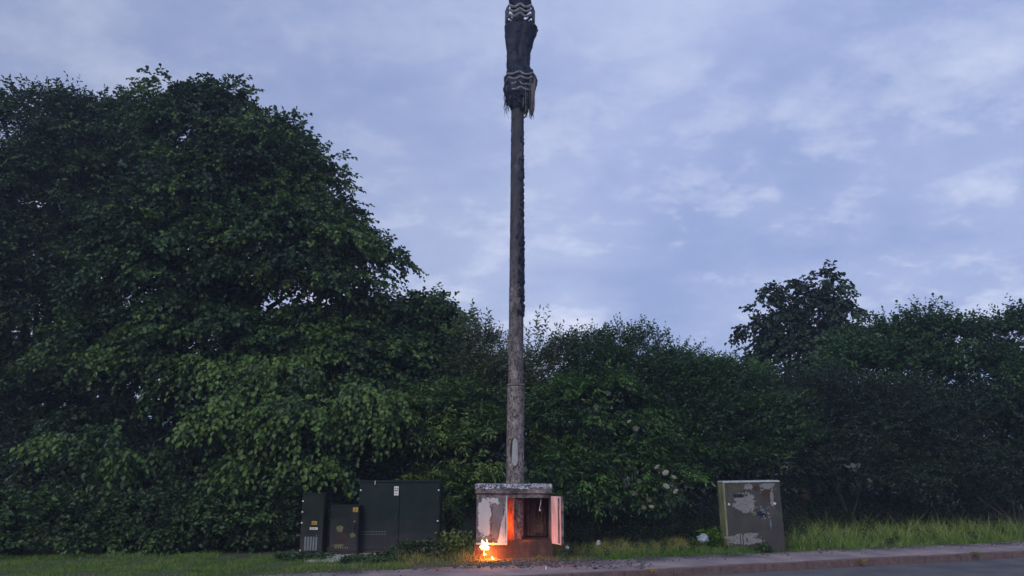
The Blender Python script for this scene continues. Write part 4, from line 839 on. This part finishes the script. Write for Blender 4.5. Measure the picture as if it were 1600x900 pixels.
# ------------------------------------------------------------------ fire
def flame_mat(name, col, s):
    m, t, p, o = mat(name); em = t.nodes.new('ShaderNodeEmission'); n = noisen(t, 14, 3, .5, (1, 1, .5))
    t.links.new(rampn(t, [(.3, col[0]), (.6, col[1])], n), em.inputs[0]); em.inputs[1].default_value = s; t.links.new(em.outputs[0], o.inputs[0]); return m
M['flame'] = flame_mat('flame', ((1, .42, .06), (1, .75, .3)), 7.0); M['flame_low'] = flame_mat('small_flame', ((1, .20, .02), (1, .42, .07)), 2.8)
def flame(label, x, y, z, h_, r_, mname, seed, tongues=3):
    rr_ = random.Random(seed); bm = NB(); tongues = tongues * 2
    for k in range(tongues):
        ox, oy = rr_.uniform(-r_, r_) * .7, rr_.uniform(-.02, .02); hh = h_ * rr_.uniform(.45, 1.2); pts, rad = [], []
        for i in range(9):
            t = i / 8; pts.append((ox + .3 * r_ * math.sin(t * 5 + k) * t, oy, hh * t)); rad.append(max(.001, r_ * .42 * (math.sin(math.pi * min(1, t * .85 + .15)) ** .8) * (1 - t * .55)))
        tube(bm, pts, rad, 9)
    for v in bm.verts: v.co += Vector((1, 1, 0)) * .45 * r_ * mnoise.noise(v.co * 26 + Vector((seed, 0, 0)))
    o = obj('flame', bm, M[mname], smooth=True); o.location = (x, y, z); return tag(o, label, 'flame', 'flames at the burnt cabinet')
def at(px, py, Y): q = P(px, py, Y); return q
YFm = YB - .10
q = at(758, 859, YFm); flame('brightest yellow flame under the left cabinet door', q[0], YFm, q[1], .17, .07, 'flame', 1, 4)
q = at(757.5, 868, YFm - .02); flame('small flame directly below the brightest flame', q[0], YFm - .02, q[1], .09, .025, 'flame', 2, 1)
q = at(770, 874, YFm - .08); flame('small flame on the ground right of the brightest one', q[0], YFm - .08, max(q[1], .12), .07, .025, 'flame', 3, 2)
q = at(774, 875, YFm - .14); flame('small ground flame furthest right of the fire', q[0], YFm - .14, .12, .06, .018, 'flame_low', 4, 1)
q = at(752, 876, YFm - .1); flame('tiny flame on the ground at the far left of the fire', q[0], YFm - .1, .12, .04, .015, 'flame_low', 5, 1)
q = at(764, 872, YFm - .05); flame('flat orange flame licking the ground between the others', q[0], YFm - .05, .12, .04, .04, 'flame_low', 6, 3)
q = at(767, 850, YFm); flame('thin orange flame licking along the door bottom', q[0] + .05, YFm, q[1] - .02, .07, .03, 'flame_low', 7, 2)
flame('flame burning inside the cabinet behind the left door', P(775, 840, YB + .2)[0], YB + .22, ZB + .15, .3, .05, 'flame_low', 8, 3)
def plight(x, y, z, e_, r_, col=(1, .22, .03)):
    l = bpy.data.lights.new('fire_light', 'POINT'); l.energy = e_; l.color = col; l.shadow_soft_size = r_; o = bpy.data.objects.new('fire_light', l); sc.collection.objects.link(o); o.location = (x, y, z)
q = at(758, 852, YFm - .12); plight(q[0] + .03, YFm - .07, .21, 17, .04, (1, .17, .02))
plight(-.32, YFm - .12, .2, 12, .05)
plight(-.26, YB + .16, .7, 17, .1, (1, .12, .015)); plight(P(812, 800, YB)[0] + .1, YB - .02, .5, 3.5, .1, (1, .2, .08))
# debris
M['debris'] = noisy('burnt_debris', [(.3, (.015, .013, .015)), (.5, (.07, .06, .065)), (.75, (.28, .25, .27))], 9, 6, .7, rgh=.9, bmp=.5)
bm = NB(); rr = random.Random(21)
for i in range(2600):
    if rr.random() < .72: x, y = rr.gauss(.25, .42), rr.gauss(14.38, .24)
    else: x, y = rr.uniform(-1.0, 2.4), rr.uniform(13.4, 14.7)
    if i > 2050:
        u_, w_ = rr.uniform(-4, 13), PAVW - abs(rr.gauss(0, .3)); x, y = uw(u_, w_)
    if y > YB - .06 and i <= 2050: continue
    s = rr.uniform(.006, .022) * (1.9 if rr.random() < .1 else 1); z_ = (gz(x, y) if inv(x, y)[1] > PAVW else .124)
    if inv(x, y)[1] < .2: continue
    r = bmesh.ops.create_icosphere(bm, subdivisions=1, radius=s); a_ = rr.random() * 3
    sx, sy, sz = rr.uniform(.5, 2.2), rr.uniform(.5, 1.3), rr.uniform(.3, .9)
    for v in r['verts']:
        p_ = Vector((v.co.x * sx, v.co.y * sy, v.co.z * sz)) * rr.uniform(.7, 1.2); p_.rotate(Matrix.Rotation(a_, 3, 'Z')); v.co = p_ + Vector((x, y, z_ + s * .3))
o = obj('burnt_debris', bm, M['debris']); tag(o, 'black ash and charred crumbs strewn before the burnt cabinet', 'debris', kind='stuff')
M['ember'] = flame_mat('ember', ((.9, .06, .01), (1, .25, .04)), 1.6)
bm = NB()
for i in range(70):
    x, y = rr.uniform(-.68, .0), YB - .05 - abs(rr.gauss(0, .12)); s = rr.uniform(.004, .011)
    r = bmesh.ops.create_icosphere(bm, subdivisions=1, radius=s)
    for v in r['verts']: v.co = v.co * rr.uniform(.6, 1.3) + Vector((x, y, gz(x, y) + .012))
o = obj('embers', bm, M['ember']); tag(o, 'glowing orange embers on the ground beneath the flames', 'embers', kind='stuff')
# litter
M['plastic'] = noisy('pale_plastic', [(.3, (.16, .21, .27)), (.7, (.30, .36, .43))], 8, rgh=.5, bmp=.6, bscale=12, bd=.03)
def crumple(name, label, cat, x, y, z, rx, ry, rz_, m, seed, group=None):
    bm = NB(); bmesh.ops.create_icosphere(bm, subdivisions=3, radius=1)
    for v in bm.verts:
        k = 1 + .35 * mnoise.noise(v.co * 1.7 + Vector((seed, 0, 0))) + .22 * abs(mnoise.noise(v.co * 4 + Vector((0, seed, 0)))); v.co = Vector((v.co.x * rx, v.co.y * ry, max(v.co.z, -.6) * rz_)) * k
    o = obj(name, bm, m); o.location = (x, y, z); return tag(o, label, cat, group)
x, y = G(1100, 848); crumple('plastic_bag', 'pale blue crumpled plastic bag in the grass left of graffiti cabinet', 'bag', P(1098, 840, 16.2)[0], 16.2, P(1098, 840, 16.2)[1] - .02, .115, .08, .085, M['plastic'], 3)
crumple('paper_scrap', 'white crumpled scrap in the grass right of the open door', 'litter', P(886, 856, 15.1)[0], 15.1, P(886, 856, 15.1)[1], .035, .03, .035, M['white'], 5, 'white litter scraps')
crumple('paper_scrap', 'upright white scrap in the grass halfway to the plastic bag', 'litter', P(935, 849, 15.6)[0], 15.6, P(935, 849, 15.6)[1], .04, .03, .055, M['poster'], 6, 'white litter scraps')
q = G(853, 889, .125); crumple('paper_scrap', 'tiny white scrap standing on the pavement by dark crumbs', 'litter', q[0], q[1], .135, .012, .012, .03, M['white'], 7, 'white litter scraps')
q = G(949, 868, .125); crumple('paper_scrap', 'small pale scrap at the grass edge near the pavement', 'litter', q[0], q[1], .17, .022, .02, .016, M['white'], 8, 'white litter scraps')
bm = NB(); box(bm, -.17, .17, -.12, .12, 0, .1); bmesh.ops.subdivide_edges(bm, edges=bm.edges, cuts=4, use_grid_fill=True)
for v in bm.verts: v.co += Vector((1, 1, 1)) * .012 * mnoise.noise(v.co * 8)
o = obj('drain_box', bm, M['green2']); q = G(882, 868); o.location = (q[0], q[1] + .25, .1); tag(o, 'low dark green box on the ground right of the burnt cabinet', 'box')
q = G(835, 871); crumple('foam_lump', 'pinkish pale lump among the debris before burnt cabinet', 'debris', q[0], q[1], .13, .05, .03, .02, M['pinkpaint'], 9)
# ------------------------------------------------------------------ air: blue haze added to lift the darks like lens flare veil
m = bpy.data.materials.new('lens_veil'); m.use_nodes = True; t = m.node_tree; t.nodes.clear()
o_ = t.nodes.new('ShaderNodeOutputMaterial'); pv = t.nodes.new('ShaderNodeVolumePrincipled'); pv.inputs['Color'].default_value = (.62, .72, 1, 1); pv.inputs['Density'].default_value = .0017; pv.inputs['Anisotropy'].default_value = .2
t.links.new(pv.outputs[0], o_.inputs['Volume'])
bm = NB(); box(bm, -640, 640, -640, 660, -1.3, 17); o = obj('haze', bm, m); tag(o, 'thin blue haze added to imitate lens flare veil', 'haze', kind='stuff')
